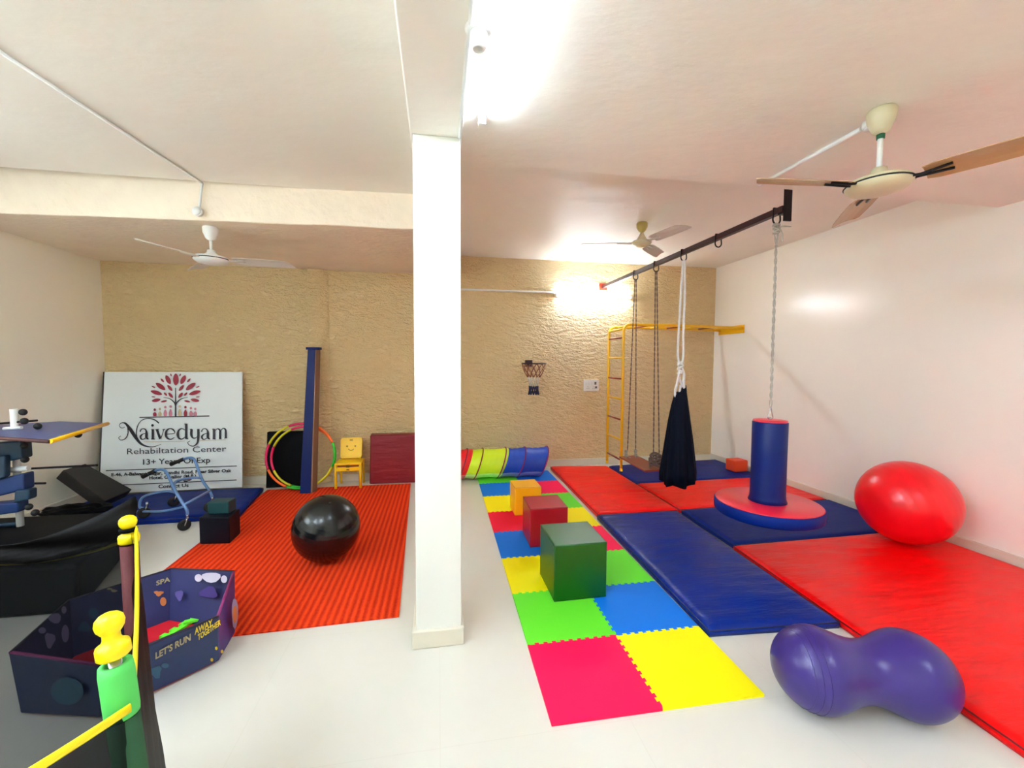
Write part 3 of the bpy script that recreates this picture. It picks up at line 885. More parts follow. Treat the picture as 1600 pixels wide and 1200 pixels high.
# ---------------------------------------------------------------- disc and bolster swing
def rope(pts, r, turns=60, n=8):
    """rope as a tube with a gently pulsing radius"""
    q = []; rs = []
    pts = [Vector(p) for p in pts]
    for a, b in zip(pts, pts[1:]):
        k = max(2, int((b - a).length / .008))
        for i in range(k): q.append(a.lerp(b, i / k))
    q.append(pts[-1])
    bm = bmesh.new()
    for ph in (0, PI):
        out = []
        for i, p in enumerate(q):
            ang = i * .42 + ph
            t_ = (q[min(i + 1, len(q) - 1)] - q[max(i - 1, 0)]).normalized(); s = t_.orthogonal().normalized(); u = t_.cross(s)
            out.append(p + (s * math.cos(ang) + u * math.sin(ang)) * r * .5)
        add_tube(bm, out, r * .62, n=6)
    return bm
cx, cyy = 2.381, 2.67
dz = .42
t = empty('disc_swing', (cx, cyy, dz), 'red and blue round disc swing with blue padded post hanging from the bar', 'disc swing')
Rd = .352
ql = Quaternion(Vector((0, 1, 0)), math.radians(0))
obj('disc_rim', lathe([(0, dz), (Rd - .01, dz), (Rd, dz + .01), (Rd + .002, dz + .045), (Rd, dz + .078), (Rd - .008, dz + .083), (0, dz + .083)], (cx, cyy, 0), n=72), M['vinyl_blue_soft'], t)
obj('disc_top', lathe([(0, dz + .0835), (Rd - .006, dz + .0835), (Rd - .012, dz + .089), (Rd * .5, dz + .092), (0, dz + .093)], (cx, cyy, 0), n=72), M['disc_red'] if 'disc_red' in M else M.setdefault('disc_red', mat('red_disc_vinyl', (226, 24, 54), .32, spec=.9, bump=(5, .3, .01))), t)
pr_ = .115; pz0, pz1 = dz + .09, 1.10
obj('post', lathe([(0, pz0), (pr_ + .012, pz0), (pr_ + .002, pz0 + .03), (pr_, pz0 + .06), (pr_ - .001, (pz0 + pz1) / 2), (pr_, pz1 - .008), (pr_ - .006, pz1), (0, pz1)], (cx, cyy, 0), n=56), M['post_blue'] if 'post_blue' in M else M.setdefault('post_blue', mat('blue_post_vinyl', (2, 28, 100), .42, spec=.25, bump=(5, .15, .006))), t)
obj('post_top', lathe([(0, pz1 - .002), (pr_ - .003, pz1 - .002), (pr_ - .005, pz1 + .008), (.05, pz1 + .012), (0, pz1 + .012)], (cx, cyy, 0), n=56), M['disc_red'], t)
bm = bmesh.new(); add_tube(bm, smooth_path([(cx - .018, cyy, pz1 + .022), (cx - .015, cyy, pz1 + .05), (cx, cyy, pz1 + .1), (cx + .015, cyy, pz1 + .05), (cx + .018, cyy, pz1 + .022)], 6, True), .004, n=8, closed=True)
add_lathe(bm, [(0, pz1 + .005), (.012, pz1 + .005), (.012, pz1 + .024), (0, pz1 + .028)], (cx, cyy, 0), n=12)
obj('snap_hook', bm, M['steel'], t)
zr = barz(RY[0]) - .022 - .06
obj('rope', rope([(cx, cyy, pz1 + .1), (BX + .004, RY[0], zr - .15)], .009), M['rope_grey'], t)
bm = rope([(BX + .003, RY[0], zr - .15), (BX - .012, RY[0], zr - .08), (BX - .008, RY[0], zr - .02), (BX, RY[0], zr + .004), (BX + .012, RY[0], zr - .02), (BX + .014, RY[0], zr - .08), (BX + .004, RY[0], zr - .15)], .006)
kn = []
for i in range(60):
    a = i * .55; kn.append(Vector((BX + .022 * math.cos(a) , RY[0] + .018 * math.sin(a), zr - .035 - .03 * math.sin(i * .21))))
add_tube(bm, kn, .006, n=6)
add_tube(bm, smooth_path([(BX + .02, RY[0], zr - .03), (BX + .045, RY[0] - .01, zr - .018), (BX + .11, RY[0] - .01, zr - .016)]), .005, n=6)
add_tube(bm, smooth_path([(BX + .03, RY[0], zr - .03), (BX + .042, RY[0] - .01, zr - .07), (BX + .044, RY[0] - .01, zr - .125)]), .005, n=6)
obj('knot', bm, M['rope_grey'], t)

# ---------------------------------------------------------------- navy cocoon swing
y3 = RY[2]
t = empty('cocoon_swing', (2.38, y3, .3), 'dark navy cloth cocoon swing hanging from white webbing on the bar', 'cocoon swing')
z3 = barz(y3) - .022 - .055
bm = bmesh.new()
add_tube(bm, smooth_path([(BX - .006, y3, z3), (BX - .02, y3, 2.2), (BX - .035, y3, 1.8), (2.335, y3, 1.60), (2.36, y3, 1.50)]), 0, flat=(.016, .009), n=10)
add_tube(bm, smooth_path([(BX + .008, y3, z3), (BX + .02, y3, 2.2), (BX + .016, y3, 1.8), (2.395, y3, 1.60), (2.375, y3, 1.50)]), 0, flat=(.017, .009), n=10)
obj('upper_webbing', bm, M['rope_white'], t)
bm = bmesh.new()
kn = [Vector((2.368 + .026 * math.cos(i * .6), y3 + .02 * math.sin(i * .6), 1.50 - .03 + .055 * math.sin(i * .13))) for i in range(70)]
add_tube(bm, kn, .010, n=7)
add_tube(bm, smooth_path([(2.355, y3, 1.48), (2.345, y3 - .01, 1.40), (2.33, y3, 1.30), (2.315, y3, 1.22), (2.335, y3 - .01, 1.165), (2.365, y3, 1.24), (2.372, y3, 1.30)]), .012, n=8)
add_tube(bm, smooth_path([(2.378, y3, 1.48), (2.40, y3 - .012, 1.40), (2.405, y3, 1.32), (2.43, y3, 1.22)]), .014, n=8)
add_tube(bm, smooth_path([(2.37, y3 + .01, 1.47), (2.362, y3 + .012, 1.38), (2.40, y3, 1.28)]), .012, n=8)
obj('knotted_straps', bm, M['rope_white'], t)
bm = bmesh.new(); rows = []
st = [(1.245, .050, .024, 2.384), (1.20, .066, .04, 2.378), (1.10, .085, .055, 2.374), (.95, .108, .07, 2.372), (.75, .135, .085, 2.376), (.55, .158, .10, 2.378), (.42, .172, .11, 2.378), (.345, .168, .108, 2.378)]
nn = 72
for si, (z, rx, ry, xc) in enumerate(st):
    row = []
    for i in range(nn):
        a = 2 * PI * i / nn
        g = si / (len(st) - 1)
        f = 1 + (.16 * g + .05) * (.6 * math.sin(7 * a + 1.2) + .4 * math.sin(12 * a + .5 + z))
        zz = z
        if si == len(st) - 1: zz = z - .05 * (.5 + .5 * math.cos(a + PI / 2 + .3)) + .015 * math.sin(5 * a)
        if si == 0: zz = z + .05 * math.cos(a - .2) * (1 if math.cos(a) > -.2 else .4)
        row.append(bm.verts.new((xc + rx * math.cos(a) * f, y3 + ry * math.sin(a) * f, zz)))
    rows.append(row)
for A, B in zip(rows, rows[1:]):
    for i in range(nn): bm.faces.new((A[i], A[(i + 1) % nn], B[(i + 1) % nn], B[i])).smooth = True
bm.faces.new(rows[0]); bm.faces.new(rows[-1])
obj('cloth', bm, M['cloth_navy'], t)

# ---------------------------------------------------------------- platform swing
t = empty('platform_swing', (2.35, 4.56, .34), 'brown platform swing hung on four ropes beside the ladder', 'platform swing')
bzz = .345
bm = bmesh.new(); add_prism(bm, [(2.212, 4.20), (2.462, 4.215), (2.485, 4.94), (2.228, 4.90)], bzz - .018, bzz)
obj('seat_board', bm, M['board_brown'], t, bevel=.004)
for (yy, xa, xb, xo) in ((RY[4], 2.262, 2.40, 0), (RY[3], 2.335, 2.436, 0)):
    z = barz(yy) - .022 - .05
    yb_ = 4.80 if yy > 4.5 else 4.30
    obj('rope', rope([(BX - .008, yy, z), (xa + .03, yb_, bzz + .09)], .0065), M['rope_brown'], t)
    obj('rope', rope([(BX + .008, yy, z), (xb, yb_, bzz + .09)], .0065), M['rope_brown'], t)
    bm = bmesh.new()
    if yy < 4.5:
        random.seed(4)
        for w in range(6):
            zz = bzz + .03 + w * .024
            rr = .055 + .008 * random.random()
            add_tube(bm, [Vector((2.385 + rr * math.cos(a) * 1.05, 4.29 + .045 * math.sin(a), zz + .012 * math.sin(a * 2 + w))) for a in [2 * PI * i / 24 for i in range(24)]], .010, n=6, closed=True)
        for xx in (2.31, 2.44): add_tube(bm, [(xx, 4.29, bzz - .02), (xx, 4.29, bzz + .12)], .009, n=6)
        add_tube(bm, smooth_path([(2.35, 4.235, bzz + .09), (2.37, 4.22, bzz + .05), (2.41, 4.22, bzz + .04), (2.43, 4.235, bzz + .07)]), .014, n=8)
        obj('rope_bundle', bm, M['rope_brown'], t)
    else:
        for xx in (2.275, 2.40):
            kn = [Vector((xx + .016 * math.cos(i * .6), 4.80 + .014 * math.sin(i * .6), bzz + .06 + .035 * math.sin(i * .12))) for i in range(50)]
            add_tube(bm, kn, .006, n=6)
            add_tube(bm, [(xx, 4.80, bzz - .02), (xx, 4.80, bzz + .1)], .007, n=6)
            add_tube(bm, smooth_path([(xx, 4.80, bzz + .05), (xx + .02, 4.78, bzz + .02), (xx + .045, 4.77, bzz + .008)]), .005, n=6)
        obj('rope_knots', bm, M['rope_grey'], t)

# ---------------------------------------------------------------- things along the back wall, left
# blue plank standing upright
PX, PY = -1.452, 5.06
t = empty('balance_plank', (PX, PY, .01), 'tall blue wooden plank standing upright behind the black ball', 'plank')
b0 = [aty(469, 771, PY), aty(494, 771, PY)]
w0 = (-1.565, -1.452); w1 = (-1.552, -1.462)
ytop = 5.30
P = [(w0[0], PY, .0095), (w0[1], PY, .0095), (w0[1] + .045, PY + .10, .0095), (w0[0], PY + .12, .0095), (-1.515, ytop, 1.665), (-1.435, ytop, 1.665), (-1.40, ytop + .09, 1.665), (-1.515, ytop + .09, 1.665)]
bm = bmesh.new(); add_hexa(bm, P)
for f in bm.faces: f.material_index = 0
o = obj('plank_body', bm, M['plank_blue'], t, bevel=.003)
P2 = [(w0[1] + .001, PY + .006, .0095), (w0[1] + .02, PY + .006, .0095), (w0[1] + .047, PY + .10, .0095), (w0[1] + .03, PY + .10, .0095), (-1.434, ytop + .006, 1.66), (-1.424, ytop + .006, 1.66), (-1.398, ytop + .09, 1.66), (-1.41, ytop + .09, 1.66)]
bm = bmesh.new(); add_hexa(bm, P2); obj('wood_edge', bm, M['plank_side'], t)
bm = bmesh.new(); add_box(bm, (-1.535, ytop - .012, 1.655), (-1.385, ytop + .10, 1.685)); obj('end_cap', bm, M['plank_blue'], t, bevel=.004)

# black foam board behind the hoops
bm = bmesh.new(); add_hexa(bm, [(-2.04, 5.38, .001), (-1.58, 5.38, .001), (-1.58, 5.44, .001), (-2.04, 5.44, .001), (-2.045, 5.47, .66), (-1.58, 5.47, .66), (-1.58, 5.53, .66), (-2.045, 5.53, .66)])
tag(obj('foam_board', bm, M['black_vinyl'], origin=(-1.81, 5.41, 0), bevel=.006), 'square black board leaning on the back wall behind the hoops', 'board')

# hula hoops
def hoop(c, r, tilt, cols, label, ph=0):
    c = Vector(c); t = empty('hula_hoop', (c.x, c.y, .01), label, 'hula hoop', 'multicoloured hula hoops')
    n = len(cols)
    for i, cc in enumerate(cols):
        pts = []
        for s in range(15):
            a = ph + 2 * PI * (i + s / 14 * .985) / n
            x, z = r * math.cos(a), r * math.sin(a)
            pts.append(c + Vector((x, z * math.sin(tilt), z * math.cos(tilt))))
        rs = [.0125 + .0018 * abs(math.sin(s * 1.35)) for s in range(15)]
        obj('hoop_segment', tube(pts, rs, n=10), M['hoop_' + cc], t)
    return t
cols = ['green', 'orange', 'pink', 'pink', 'yellow', 'pink', 'orange', 'green', 'yellow']
cols = ['green', 'orange', 'pink', 'yellow', 'pink', 'orange', 'green', 'yellow']
ti = math.radians(10)
hoop((-1.605, 5.255, .405), .378, ti, cols, 'front hula hoop of magenta, yellow, green and orange segments', math.radians(-22))
cols2 = ['green', 'orange', 'pink', 'yellow', 'pink', 'yellow', 'green', 'yellow']
hoop((-1.585, 5.296, .385), .355, ti, cols2, 'rear hula hoop of the overlapping pair, slightly lower', math.radians(-20))

# child's chair
t = empty('child_chair', (-1.06, 5.3, 0), 'small yellow plastic child chair with a smiling face on its back', 'chair')
x0, x1, yf, yb2 = -1.205, -.925, 5.19, 5.44
for x in (x0, x1):
    obj('leg', tube([(x, yf, .010), (x, yf, .30)], [.017, .016], n=4), M['chair_yellow'], t)
    obj('leg', tube([(x * .5 + (x0 + x1) * .25 + (x - (x0 + x1) / 2) * .45, yb2, .003), (x * .5 + (x0 + x1) * .25 + (x - (x0 + x1) / 2) * .45, yb2 - .03, .30)], .015, n=4), M['chair_yellow'], t)
obj('seat', box((x0 - .012, yf - .01, .285), (x1 + .012, yb2, .315)), M['chair_yellow'], t, bevel=.010, seg=3)
obj('front_rail', box((x0, yf - .004, .215), (x1, yf + .02, .262)), M['chair_yellow'], t, bevel=.005)
obj('rail_slot', box((x0 + .02, yf + .012, .265), (x1 - .02, yf + .018, .283)), M['brown_paint'], t)
bm = bmesh.new()
bk = []
cxb, wb = (x0 + x1) / 2, .128
zb0, zb1 = .33, .575
for (sx, sz) in ((1, 1), (-1, 1), (-1, -1), (1, -1)):
    pcx, pcz, rr = cxb + sx * (wb - .03), (zb1 - .03 if sz > 0 else zb0 + .03), .03
    a0 = {(1, 1): 0, (-1, 1): PI / 2, (-1, -1): PI, (1, -1): 3 * PI / 2}[(sx, sz)]
    for i in range(6):
        a = a0 + PI / 2 * i / 5; bk.append((pcx + rr * math.cos(a), pcz + rr * math.sin(a)))
def yback(z): return 5.36 + (z - .3) * .22
A = [bm.verts.new((p[0], yback(p[1]), p[1])) for p in bk]; B = [bm.verts.new((p[0], yback(p[1]) + .02, p[1])) for p in bk]
bm.faces.new(A); bm.faces.new(list(reversed(B)))
for i in range(len(A)): bm.faces.new((A[i], B[i], B[(i + 1) % len(A)], A[(i + 1) % len(A)]))
br_ = obj('backrest', bm, M['chair_yellow'], t, bevel=.004)
bm = bmesh.new()
for sx in (-1, 1):
    add_lathe(bm, [(0, 0), (.009, 0), (.009, .002), (0, .002)], (cxb + sx * .048, yback(.475) - .001, .475), n=12, axis=(0, -1, 0))
add_tube(bm, [Vector((cxb + .035 * math.sin(a), yback(.44) - .002, .455 - .03 * math.cos(a))) for a in [-1.15 + 2.3 * i / 12 for i in range(13)]], .0035, n=6)
add_tube(bm, [(cxb - .018, yback(.55) - .001, .548), (cxb + .018, yback(.55) - .001, .548)], .006, n=6)
obj('smile_print', bm, M['mark'], br_)
for sx in (-1, 1):
    obj('back_post', tube([(cxb + sx * .10, 5.40, .30), (cxb + sx * .10, yback(.36) + .012, .36)], .012, n=8), M['chair_yellow'], t)
bm = bmesh.new(); add_box(bm, (cxb - .02, yf - .012, .262), (cxb + .02, yf - .003, .292)); add_box(bm, (cxb - .016, yf - .007, .228), (cxb + .016, yf - .003, .242))
obj('seat_clip', bm, M['mark'], t)

# maroon foam block by the pillar
bm = bmesh.new()
lx = -.848
add_hexa(bm, [(lx, 5.345, .001), (-.29, 5.33, .001), (-.29, 5.53, .001), (lx + .0, 5.53, .001), (lx + .015, 5.37, .607), (-.29, 5.36, .607), (-.29, 5.53, .607), (lx - .0, 5.53, .607)])
bmesh.ops.subdivide_edges(bm, edges=bm.edges, cuts=3, use_grid_fill=True)
for v in bm.verts:
    if v.co.y < 5.40: v.co.y += .008 * noise.noise(Vector((v.co.x * 3, v.co.z * 9, 0)))
tag(obj('foam_block', bm, M['maroon'], origin=(-.55, 5.43, 0), bevel=.015, seg=3), 'large maroon foam block against the wall left of the pillar', 'foam block')

# navy and teal blocks
t = soft_cube('foam_block', [(-1.945, 3.775), (-1.705, 3.745), (-1.715, 3.96), (-1.955, 3.985)], .010, .232, 'cube_navy', 'navy foam block at the rug edge under the teal block', 'foam block', bevel=.008)
t = soft_cube('foam_block', [(-1.915, 3.85), (-1.745, 3.83), (-1.735, 3.945), (-1.905, 3.965)], .2335, .335, 'cube_teal', 'small teal foam block stacked on the navy block', 'foam block', bevel=.008)

# ---------------------------------------------------------------- the sign board
TL, TR = aty(163, 581, 5.49), aty(378.5, 581, 5.525)
lean = Vector((-2.9, 5.22, .062)) - (TL + TR) / 2
sn = (TR - TL).cross(lean).normalized()
if sn.y > 0: sn = -sn
def sp(x, y): return atplane(x, y, TL, sn)
BL, BR = sp(154.5, 784), sp(378, 764)
BL += (BL - TL) * ((.064 - BL.z) / (BL.z - TL.z)); BR += (BR - TR) * ((.064 - BR.z) / (BR.z - TR.z))
t = empty('sign_board', (BL + BR) / 2, 'white sign board with a red tree emblem leaning in the left back corner', 'sign')
bm = bmesh.new(); th = sn * -.022
TRp = BR + (TL - BL) + (TR - TL - (BR - BL)) * 1.0
v = add_hexa(bm, [BL, BR, BR + th, BL + th, TL, TR, TR + th, TL + th])
panel = obj('panel', bm, M['sign'], t, bevel=.003)
bm = bmesh.new(); add_tube(bm, [BL + th * .5 - (BR - BL).normalized() * .006, TL + th * .5 - (BR - BL).normalized() * .006], .011, n=6); obj('edge_strip', bm, M['sign_edge'], t)
pc = (BL + BR + TL + TR) / 4 + sn * .008
S5 = 5.7125
def sg(x, y): return atplane(160 + x / S5, 560 + y / S5, pc, sn)        # coordinates measured on the sign's face
def ribbon(bm, pts, w, mi=0, n=6, closed=False):
    """flat brush stroke on the sign face; w a number or list of widths"""
    P = [Vector((p[0], p[1], 0)) for p in pts]
    if len(P) > 2:
        ws_in = w if isinstance(w, (list, tuple)) else [w] * len(P)
        Q = smooth_path([Vector((p.x, p.y, ww)) for p, ww in zip(P, ws_in)], n)
    else:
        ws_in = w if isinstance(w, (list, tuple)) else [w] * len(P)
        Q = [Vector((p.x, p.y, ww)) for p, ww in zip(P, ws_in)]
    L, Rr = [], []
    for i, q in enumerate(Q):
        d = (Q[min(i + 1, len(Q) - 1)] - Q[max(i - 1, 0)]); d.z = 0
        if d.length < 1e-6: d = Vector((1, 0, 0))
        d.normalize(); nrm = Vector((-d.y, d.x, 0)) * max(.5, q.z) * .5
        L.append(bm.verts.new(sg(q.x + nrm.x, q.y + nrm.y))); Rr.append(bm.verts.new(sg(q.x - nrm.x, q.y - nrm.y)))
    for i in range(len(Q) - 1): bm.faces.new((L[i], L[i + 1], Rr[i + 1], Rr[i])).material_index = mi
def blob(bm, cx_, cy__, rx, ry, ang=0, n=14, mi=0, lens=False):
    vs = []
    for i in range(n):
        a = 2 * PI * i / n; x, y = rx * math.cos(a), ry * math.sin(a)
        if lens: y = ry * math.sin(a) * abs(math.sin(a)) ** .35
        vs.append(bm.verts.new(sg(cx_ + x * math.cos(ang) - y * math.sin(ang), cy__ + x * math.sin(ang) + y * math.cos(ang))))
    bm.faces.new(vs).material_index = mi
bm = bmesh.new()
for (lx_, ly_, ln, wd_, an) in [(655, 188, 54, 25, 90), (586, 190, 44, 20, 63), (519, 250, 52, 20, 36), (482, 306, 54, 18, 17), (480, 373, 40, 15, -10), (549, 383, 28, 9, -12),
                                (612, 148, 13, 6, 70), (535, 196, 22, 9, 48), (455, 254, 18, 6, 25), (455, 343, 18, 5, 5), (602, 264, 34, 13, 50), (609, 329, 30, 13, 50), (563, 319, 20, 9, 45)]:
    for mir in ((1, -1) if lx_ != 655 else (1,)):
        x = 653 + (lx_ - 653) * mir if lx_ != 655 else lx_
        a = math.radians(an if mir == 1 else 180 - an)
        blob(bm, x, ly_, ln, wd_, a, 18, lens=True)
obj('tree_leaves_print', bm, M['ink_red'], panel)
bm = bmesh.new()
ribbon(bm, [(653, 262), (653, 400), (653, 520)], [7, 12, 15]); ribbon(bm, [(545, 348), (600, 360), (640, 392), (653, 420)], [4, 7, 11, 14]); ribbon(bm, [(762, 348), (706, 360), (666, 392), (653, 420)], [4, 7, 11, 14])
ribbon(bm, [(330, 527), (955, 514)], 9)
obj('tree_trunk_print', bm, M['ink'], panel)
bm = bmesh.new(); mats = [M['ink_red'], M['ink_pink'], M['ink_gold']]
for (x, mi, h) in ((467, 0, 60), (512, 2, 66), (561, 1, 82), (608, 1, 88), (690, 2, 90), (741, 0, 82), (790, 1, 74), (829, 1, 66)):
    blob(bm, x, 518 - h, 11, 12, 0, 12, mi); ribbon(bm, [(x, 518 - h + 22), (x, 505 - h * .2), (x, 516)], [10, 32, 24], mi, 3)
obj('people_print', bm, mats, panel)
bm = bmesh.new()
# the large name, brush by brush
T = 22
ribbon(bm, [(200, 612), (172, 622), (150, 600), (168, 577), (205, 580), (250, 635), (300, 710), (345, 762), (400, 786), (460, 788), (525, 765)], [4, 5, 5, 6, 16, 30, 28, 20, 12, 7, 3])
ribbon(bm, [(226, 610), (228, 670), (205, 715), (165, 730), (146, 708), (165, 692)], [10, 9, 8, 6, 5, 4])
ribbon(bm, [(312, 728), (302, 665), (315, 600), (352, 552), (410, 536), (465, 548), (505, 578)], [10, 9, 7, 6, 8, 10, 13])
def let_a(x):
    ribbon(bm, [(x + 4, 655), (x + 14, 634), (x + 36, 627), (x + 56, 640), (x + 62, 670), (x + 62, 705), (x + 80, 722)], [13, 8, 7, 12, T, T, 6])
    ribbon(bm, [(x + 60, 668), (x + 28, 676), (x + 8, 696), (x + 14, 718), (x + 34, 722), (x + 60, 704)], [5, 8, 17, 12, 7, 5])
let_a(332); let_a(880)
blob(bm, 447, 598, 12, 12)
ribbon(bm, [(450, 632), (450, 718)], T); ribbon(bm, [(436, 636), (450, 634)], 8); ribbon(bm, [(436, 720), (468, 720)], 8)
ribbon(bm, [(486, 634), (516, 718)], T); ribbon(bm, [(520, 716), (536, 675), (546, 636)], [7, 6, 6]); ribbon(bm, [(472, 636), (504, 634)], 7); ribbon(bm, [(536, 636), (560, 634)], 7)
ribbon(bm, [(572, 676), (642, 668), (634, 638), (604, 626), (574, 644), (566, 680), (578, 710), (610, 722), (644, 704)], [6, 6, 12, 8, 16, T, 16, 9, 5])
ribbon(bm, [(738, 640), (708, 626), (680, 645), (672, 680), (684, 712), (712, 720), (738, 700)], [6, 8, 15, T, 15, 9, 6]); ribbon(bm, [(748, 582), (748, 718)], T); ribbon(bm, [(732, 586), (748, 584)], 7); ribbon(bm, [(748, 716), (766, 718)], 8)
ribbon(bm, [(796, 632), (794, 680), (806, 708), (830, 710), (852, 694)], [T, T, 13, 8, 5]); ribbon(bm, [(780, 634), (800, 632)], 7)
ribbon(bm, [(856, 630), (856, 700), (848, 752), (816, 782), (780, 776), (762, 752), (782, 736)], [T, T, 15, 9, 7, 6, 5])
ribbon(bm, [(996, 630), (996, 716)], T); ribbon(bm, [(980, 632), (996, 630)], 7); ribbon(bm, [(984, 718), (1010, 718)], 7)
ribbon(bm, [(1004, 646), (1026, 628), (1048, 640), (1050, 670), (1050, 714)], [5, 8, 16, 20, 20]); ribbon(bm, [(1040, 716), (1062, 716)], 7)
ribbon(bm, [(1056, 644), (1078, 624), (1098, 636), (1101, 668), (1101, 710)], [5, 8, 16, 20, 20]); ribbon(bm, [(1088, 712), (1114, 710)], 7)
obj('name_lettering', bm, M['ink'], panel)
bm = bmesh.new()
ribbon(bm, [(370, 745), (735, 738)], 4); ribbon(bm, [(875, 734), (1100, 726)], 4); obj('underline_print', bm, M['ink_gold'], panel)
def sign_text(bm, body, xa, ya, xb, yb, cap, bold=0.0):
    def place(u, v):
        return sg(xa + (xb - xa) * u, ya + (yb - ya) * u - v * cap / .70)
    text_into(bm, body, place, bold=bold)
bm = bmesh.new(); sign_text(bm, 'Rehabiltation Center', 220, 856, 1105, 830, 52); obj('subtitle_lettering', bm, M['ink_grey'], panel)
bm = bmesh.new(); sign_text(bm, '13+ Years Of Exp', 362, 948, 962, 930, 48, .012); obj('experience_lettering', bm, M['ink'], panel)
bm = bmesh.new(); sign_text(bm, 'E-46, A-Balwant Nagar, Gandhi Road, Near Silver Oak', 80, 1052, 1152, 1014, 28, .03)
obj('address_lettering', bm, M['ink'], panel); bm = bmesh.new(); sign_text(bm, 'Hotel, Gwalior (M.P.)', 418, 1080, 836, 1062, 28, .03); obj('address_lettering', bm, M['ink'], panel); bm = bmesh.new(); sign_text(bm, 'Contact Us', 500, 1158, 770, 1146, 30, .03); obj('contact_lettering', bm, M['ink'], panel)
bm = bmesh.new(); ribbon(bm, [(30, 1002), (1200, 960)], 7); ribbon(bm, [(30, 1135), (1198, 1085)], 7); obj('ruled_lines', bm, M['ink'], panel)

# ---------------------------------------------------------------- dark wedge and bag on the left mat
bm = bmesh.new()
q = [aty(99, 747, 4.75), aty(134, 736, 5.04), aty(207, 776, 5.0), aty(166, 795, 4.68)]
q[0].x = max(q[0].x, -3.72); q[1].x = max(q[1].x, -3.70)
nrm = (q[1] - q[0]).cross(q[3] - q[0]).normalized()
if nrm.z < 0: nrm = -nrm
low = [p - nrm * .10 for p in q]
dzz = .062 - min(min(p.z for p in low), 9)
add_hexa(bm, [p + Vector((0, 0, max(0, dzz))) for p in (low[3], low[2], low[1], low[0])] + [p + Vector((0, 0, max(0, dzz))) for p in (q[3], q[2], q[1], q[0])])
tag(obj('foam_wedge', bm, M['brownblack'], origin=(-3.45, 4.85, .062), bevel=.006), 'dark brown foam slab propped at a slant in front of the sign', 'foam slab')
bm = bmesh.new(); bmesh.ops.create_icosphere(bm, subdivisions=4, radius=1)
for v in bm.verts:
    k = 1 + .25 * noise.noise(v.co * 2.2) + .08 * noise.noise(v.co * 6)
    v.co = Vector((-3.36 + v.co.x * .27 * k, 4.52 + v.co.y * .12 * k, .062 + max(0, (v.co.z * .5 + .5)) * .10 * k))
tag(obj('cloth_bag', bm, M['black_vinyl'], origin=(-3.36, 4.52, .062), smooth=True), 'crumpled black bag lying on the dark blue mat by the left wall', 'bag')

# ---------------------------------------------------------------- walker
t = empty('walker', (-2.45, 4.3, 0), 'light blue steel walker on castors with black grips before the sign', 'walker')
rr = .0125
def caster(p, label=None):
    p = Vector(p)
    w = obj('castor_wheel', lathe([(0, -.011), (.012, -.011), (.03, -.013), (.045, -.012), (.05, -.005), (.05, .005), (.045, .012), (.03, .013), (.012, .011), (0, .011)],
            p + Vector((0, 0, .05)), axis=(.6, -.8, 0), n=28), M['rubber'], t)
    bm = bmesh.new()
    ax_ = Vector((.6, -.8, 0)).normalized() * .018
    for s in (-1, 1):
        add_tube(bm, [p + Vector((0, 0, .05)) + ax_ * s, p + Vector((.015, .005, .10)) + ax_ * s * .9, p + Vector((.022, .008, .115))], .006, n=6)
    add_tube(bm, [p + Vector((.022, .008, .105)), p + Vector((.022, .008, .145))], .010, n=8)
    obj('fork', bm, M['steel'], w)
Wn, Wf, Wl, Wb = Vector((-2.245, 4.13, .001)), Vector((-2.19, 4.44, .057)), Vector((-2.70, 4.36, .057)), Vector((-2.62, 4.66, .057))
# side frame near
sideN = smooth_path([(-2.60, 4.28, .490), (-2.53, 4.28, .523), (-2.47, 4.26, .528), (-2.425, 4.24, .49), (-2.33, 4.18, .34), (-2.225, 4.13, .20), (-2.22, 4.135, .145)], 6)
sideF = smooth_path([(-2.52, 4.60, .530), (-2.46, 4.60, .555), (-2.40, 4.58, .560), (-2.36, 4.56, .525), (-2.28, 4.50, .37), (-2.19, 4.45, .26), (-2.168, 4.448, .20)], 6)
obj('side_frame', tube(sideN, rr, n=12), M['walker_blue'], t)
obj('side_frame', tube(sideF, rr, n=12), M['walker_blue'], t)
for (a, b) in (((-2.655, 4.29, .462), (-2.545, 4.28, .517)), ((-2.60, 4.60, .498), (-2.485, 4.60, .548))):
    obj('grip', tube([a, Vector(a).lerp(Vector(b), .5), b], [.019, .017, .018], n=12), M['rubber'], t)
obj('lower_crossbar', tube([(-2.245, 4.135, .235), (-2.185, 4.45, .262)], .011), M['walker_blue'], t)
obj('rear_bar', tube(smooth_path([(-2.33, 4.18, .335), (-2.45, 4.26, .33), (-2.62, 4.32, .29), (-2.72, 4.37, .24), (-2.745, 4.38, .16), (-2.70, 4.36, .15)]), .011), M['walker_blue'], t)
obj('rear_bar', tube(smooth_path([(-2.28, 4.50, .375), (-2.40, 4.56, .37), (-2.54, 4.62, .33), (-2.62, 4.66, .27), (-2.622, 4.665, .20)]), .011), M['walker_blue'], t)
obj('upper_crossbar', tube(smooth_path([(-2.33, 4.18, .345), (-2.40, 4.30, .40), (-2.36, 4.42, .40), (-2.28, 4.50, .38)]), .010), M['walker_blue'], t)
obj('lower_rail', tube(smooth_path([(-2.24, 4.13, .22), (-2.45, 4.22, .16), (-2.72, 4.36, .12), (-2.95, 4.44, .10)]), .010), M['walker_blue'], t)
obj('brace_plate', tube([(-2.40, 4.44, .375), (-2.35, 4.45, .392)], .02, n=12), M['steel'], t)
for p in (Wn, Wf, Wl, Wb): caster(p)

